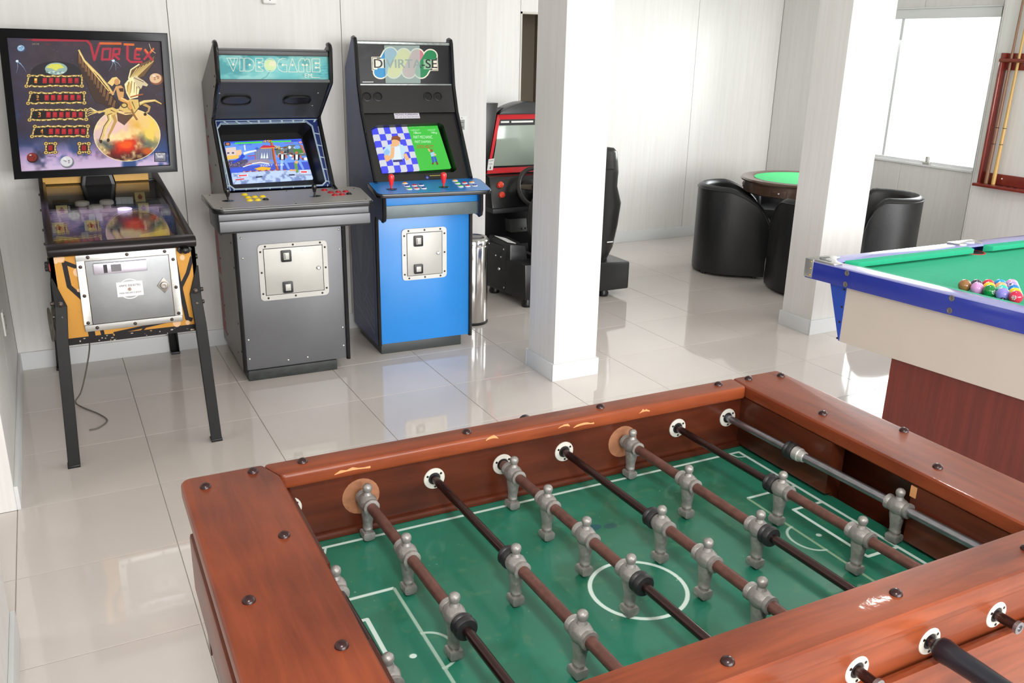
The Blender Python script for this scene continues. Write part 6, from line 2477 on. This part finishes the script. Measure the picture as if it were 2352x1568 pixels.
def player_mesh():
    g = G()
    # torso barrel along the rod (local y), shoulders and collars
    g.lathe([(.0125, -.027), (.0165, -.0265), (.0165, -.020), (.0145, -.017), (.0175, -.010), (.0195, 0), (.0175, .010), (.0145, .017), (.0165, .020), (.0165, .0265), (.0125, .027)], (0, 0, 0), (0, 1, 0), 18)
    # neck and head
    g.lathe([(.0115, .012), (.008, .0195), (.0068, .023), (.0085, .0265), (.0098, .031), (.0092, .036), (.0062, .0395), (0, .041)], (0, 0, 0), (0, 0, 1), 14)
    # legs in one casting: hips, knees, socks
    prof = [(.0165, -.010, .9), (.0165, -.018, .95), (.0140, -.030, 1.0), (.0120, -.044, 1.0), (.0110, -.055, 1.0), (.0120, -.0565, 1.0), (.0120, -.0590, 1.0), (.0105, -.0605, 1.0), (.0098, -.066, 1.0)]
    rings = []
    for r, h, k in prof:
        rings.append([(r * .80 * math.copysign(abs(math.cos(a)) ** .8, math.cos(a)), r * 1.02 * k * math.copysign(abs(math.sin(a)) ** .8, math.sin(a)), h) for a in np.linspace(0, 2 * PI, 14, endpoint=False)])
    g.loft(rings)
    # squared boots
    g.loft([[(-.011, -.0125, -.0655), (.011, -.0125, -.0655), (.011, .0125, -.0655), (-.011, .0125, -.0655)], [(-.0125, -.0135, -.070), (.0125, -.0135, -.070), (.0125, .0135, -.070), (-.0125, .0135, -.070)],
            [(-.011, -.013, -.0795), (.011, -.013, -.0795), (.011, .013, -.0795), (-.011, .013, -.0795)], [(-.004, -.010, -.0845), (.004, -.010, -.0845), (.004, .010, -.0845), (-.004, .010, -.0845)]])
    return g


pl_proto = ring_proto = flange_proto = None
RODS = [
    (.196, .215, [.347, .60], None, -.02, .922, None, M_ROD),
    (.343, .366, [.086, .298, .503], (.540, 1), .0, 1.03, 'near', M_RUST),
    (.506, .526, [.414, .632], (.390, -1), -.06, .922, None, M_RUST),
    (.670, .694, [.097, .242, .385, .529], (.561, 1), .0, 1.03, 'near', M_RUST),
    (.828, .850, [.410, .545, .683, .80], (.384, -1), -.13, .922, 'far', M_RUST),
    (.990, 1.010, [.083, .290, .506], (.532, 1), .0, .945, 'near', M_RUST),
    (1.151, 1.172, [.397, .607], (.371, -1), -.05, .922, None, M_RUST),
    (1.308, 1.340, [.557], (.262, -1), -.05, .922, None, M_RODG)]
for k, (u0, u1, pls, ring, v0, v1, handle, mrod) in enumerate(RODS):
    U_ = lambda v: u0 + (u1 - u0) * (v - .045) / .705
    P_ = lambda v, dz=0: Vector((U_(v), -v, ZR + dz))
    # thin inner rod all the way, thicker outer tube over the players' stretch
    g = G()
    g.tube([P_(v0), P_(v1)], .0088, 14)
    rod = g.done('rod', M_RODG if k == 7 else M_ROD, fb, smooth=True)
    a, b = min(pls) - .03, max(pls) + .03
    if ring:
        a, b = (a, ring[0]) if ring[1] > 0 else (ring[0], .86)
        if k in (1, 3, 5):
            a = .05
        g = G()
        g.tube([P_(a), P_(b)], .0108 if k != 7 else .0100, 14)
        g.done('outer_tube', mrod, rod, smooth=True)
        rv, sg = ring
        g = G()
        ax = (P_(1) - P_(0)).normalized()
        g.lathe([(.012, -.012), (.019, -.0115), (.0205, -.009), (.0195, -.005), (.0175, -.003), (.0175, 0), (.0205, .002), (.0205, .008), (.0185, .0115), (.012, .012)], P_(rv), ax, 22)
        g.done('stop_ring', M_RUB, rod, smooth=True)
        if k == 7:
            g = G()
            g.lathe([(.011, 0), (.0165, .001), (.0165, .016), (.0145, .018), (.0125, .03), (.011, .031)], P_(rv + .012), ax, 18)
            g.done('rod_collar', mat('pale_collar', (190, 188, 184), .35, .6), rod, smooth=True)
    for v in pls:
        if pl_proto is None:
            pl_proto = o = player_mesh().done('player', M_ALU2, rod, smooth=True, angle=40)
        else:
            o = copy_of(pl_proto, rod)
        o.location = P_(v)
        o.rotation_euler = (0, random.uniform(-.04, .04), -(u1 - u0) / .705 * -1)
    # bushings in both long walls
    for v, s in ((IV, 1), (.886, 1)):
        worn = v == IV and k in (1, 5)
        if worn:
            g = G()
            g.lathe([(.040, 0), (.040, .0012), (0, .0012)], Vector((U_(v), -v, ZR - .006)), (0, -1, 0), 22)
            g.done('worn_patch', M_RAW, fw)
            continue
        if flange_proto is None:
            g = G()
            g.lathe([(.0135, 0), (.024, 0), (.0243, .0018), (.0232, .0034), (.0150, .0038), (.0135, .002)], (0, 0, 0), (0, -1, 0), 26)
            flange_proto = o = g.done('bushing', M_NYL, rod, smooth=True)
            for a_ in (.6, .6 + 2 * PI / 3, .6 + 4 * PI / 3):
                g = G()
                g.lathe([(.0028, 0), (.0028, .0004)], (.0178 * math.cos(a_), -.0036, .0185 * math.sin(a_)), (0, -1, 0), 8)
                h = g.done('screw_hole', M_BOLT, None)
                h.parent = fb
                h.parent = o
            g = G()
            g.lathe([(.0134, .001), (.0134, .0026)], (0, 0, 0), (0, -1, 0), 20)
            g.done('bushing_bore', M_RUB, o)
        else:
            o = copy_tree(flange_proto, rod)
        o.location = P_(v)
    # near ends
    if handle == 'near':
        g = G()
        g.tube([P_(.900), P_(.906), P_(.914), P_(.933), P_(1.01), P_(1.07), P_(1.08)], [.0135, .0185, .0205, .0185, .0165, .0185, .013], 18)
        g.done('handle', mat('black_rubber_grip', (22, 24, 32), .28), rod, smooth=True)
    elif handle == 'far':
        g = G()
        g.tube([P_(-.045), P_(-.05), P_(-.065), P_(-.12), P_(-.142), P_(-.15)], [.013, .0185, .0200, .0175, .0195, .013], 18)
        g.done('handle', mat('black_rubber_grip', (22, 24, 32), .28), rod, smooth=True)
    if handle != 'near':
        g = G()
        ax = (P_(1) - P_(0)).normalized()
        g.lathe([(.0088, 0), (.0112, .001), (.0112, .007), (.0060, .0075), (.0060, .004), (0, .004)], P_(v1), ax, 16)
        g.done('rod_cap', M_RODG, rod, smooth=True)
# chipped varnish along the far rail's inner lip
random.seed(8)
for u, w, z in ((.285, .075, .861), (.84, .055, .862), (.80, .03, .868), (1.02, .03, .866), (.62, .03, .872)):
    g = G()
    pts = [(u + w * t, z + .006 * math.sin(PI * t) + random.uniform(-.003, .002)) for t in np.linspace(0, 1, 7)] + [(u + w * t, z + .003 * math.sin(PI * t) - .003) for t in np.linspace(1, 0, 7)]
    g.prism(pts, 'y', -VF - .0006, -VF + .001)
    g.done('varnish_chip', mat('pale_chipped_wood', (196, 140, 90), .6), rails[2])
g = G()
g.box(UR + .0005, UR + .012, -.568 - .012, -.566, .820, .844)
g.done('varnish_chip', mat('pale_chipped_wood', (196, 140, 90), .6), fb)
g = G()
g.lathe([(.0045, 0), (.004, .002), (0, .003)], (1.32, -D_ - .010, .70), (0, -1, 0), 10)
g.done('brass_nail', mat('brass_screw', (176, 140, 70), .3, .9), fb)
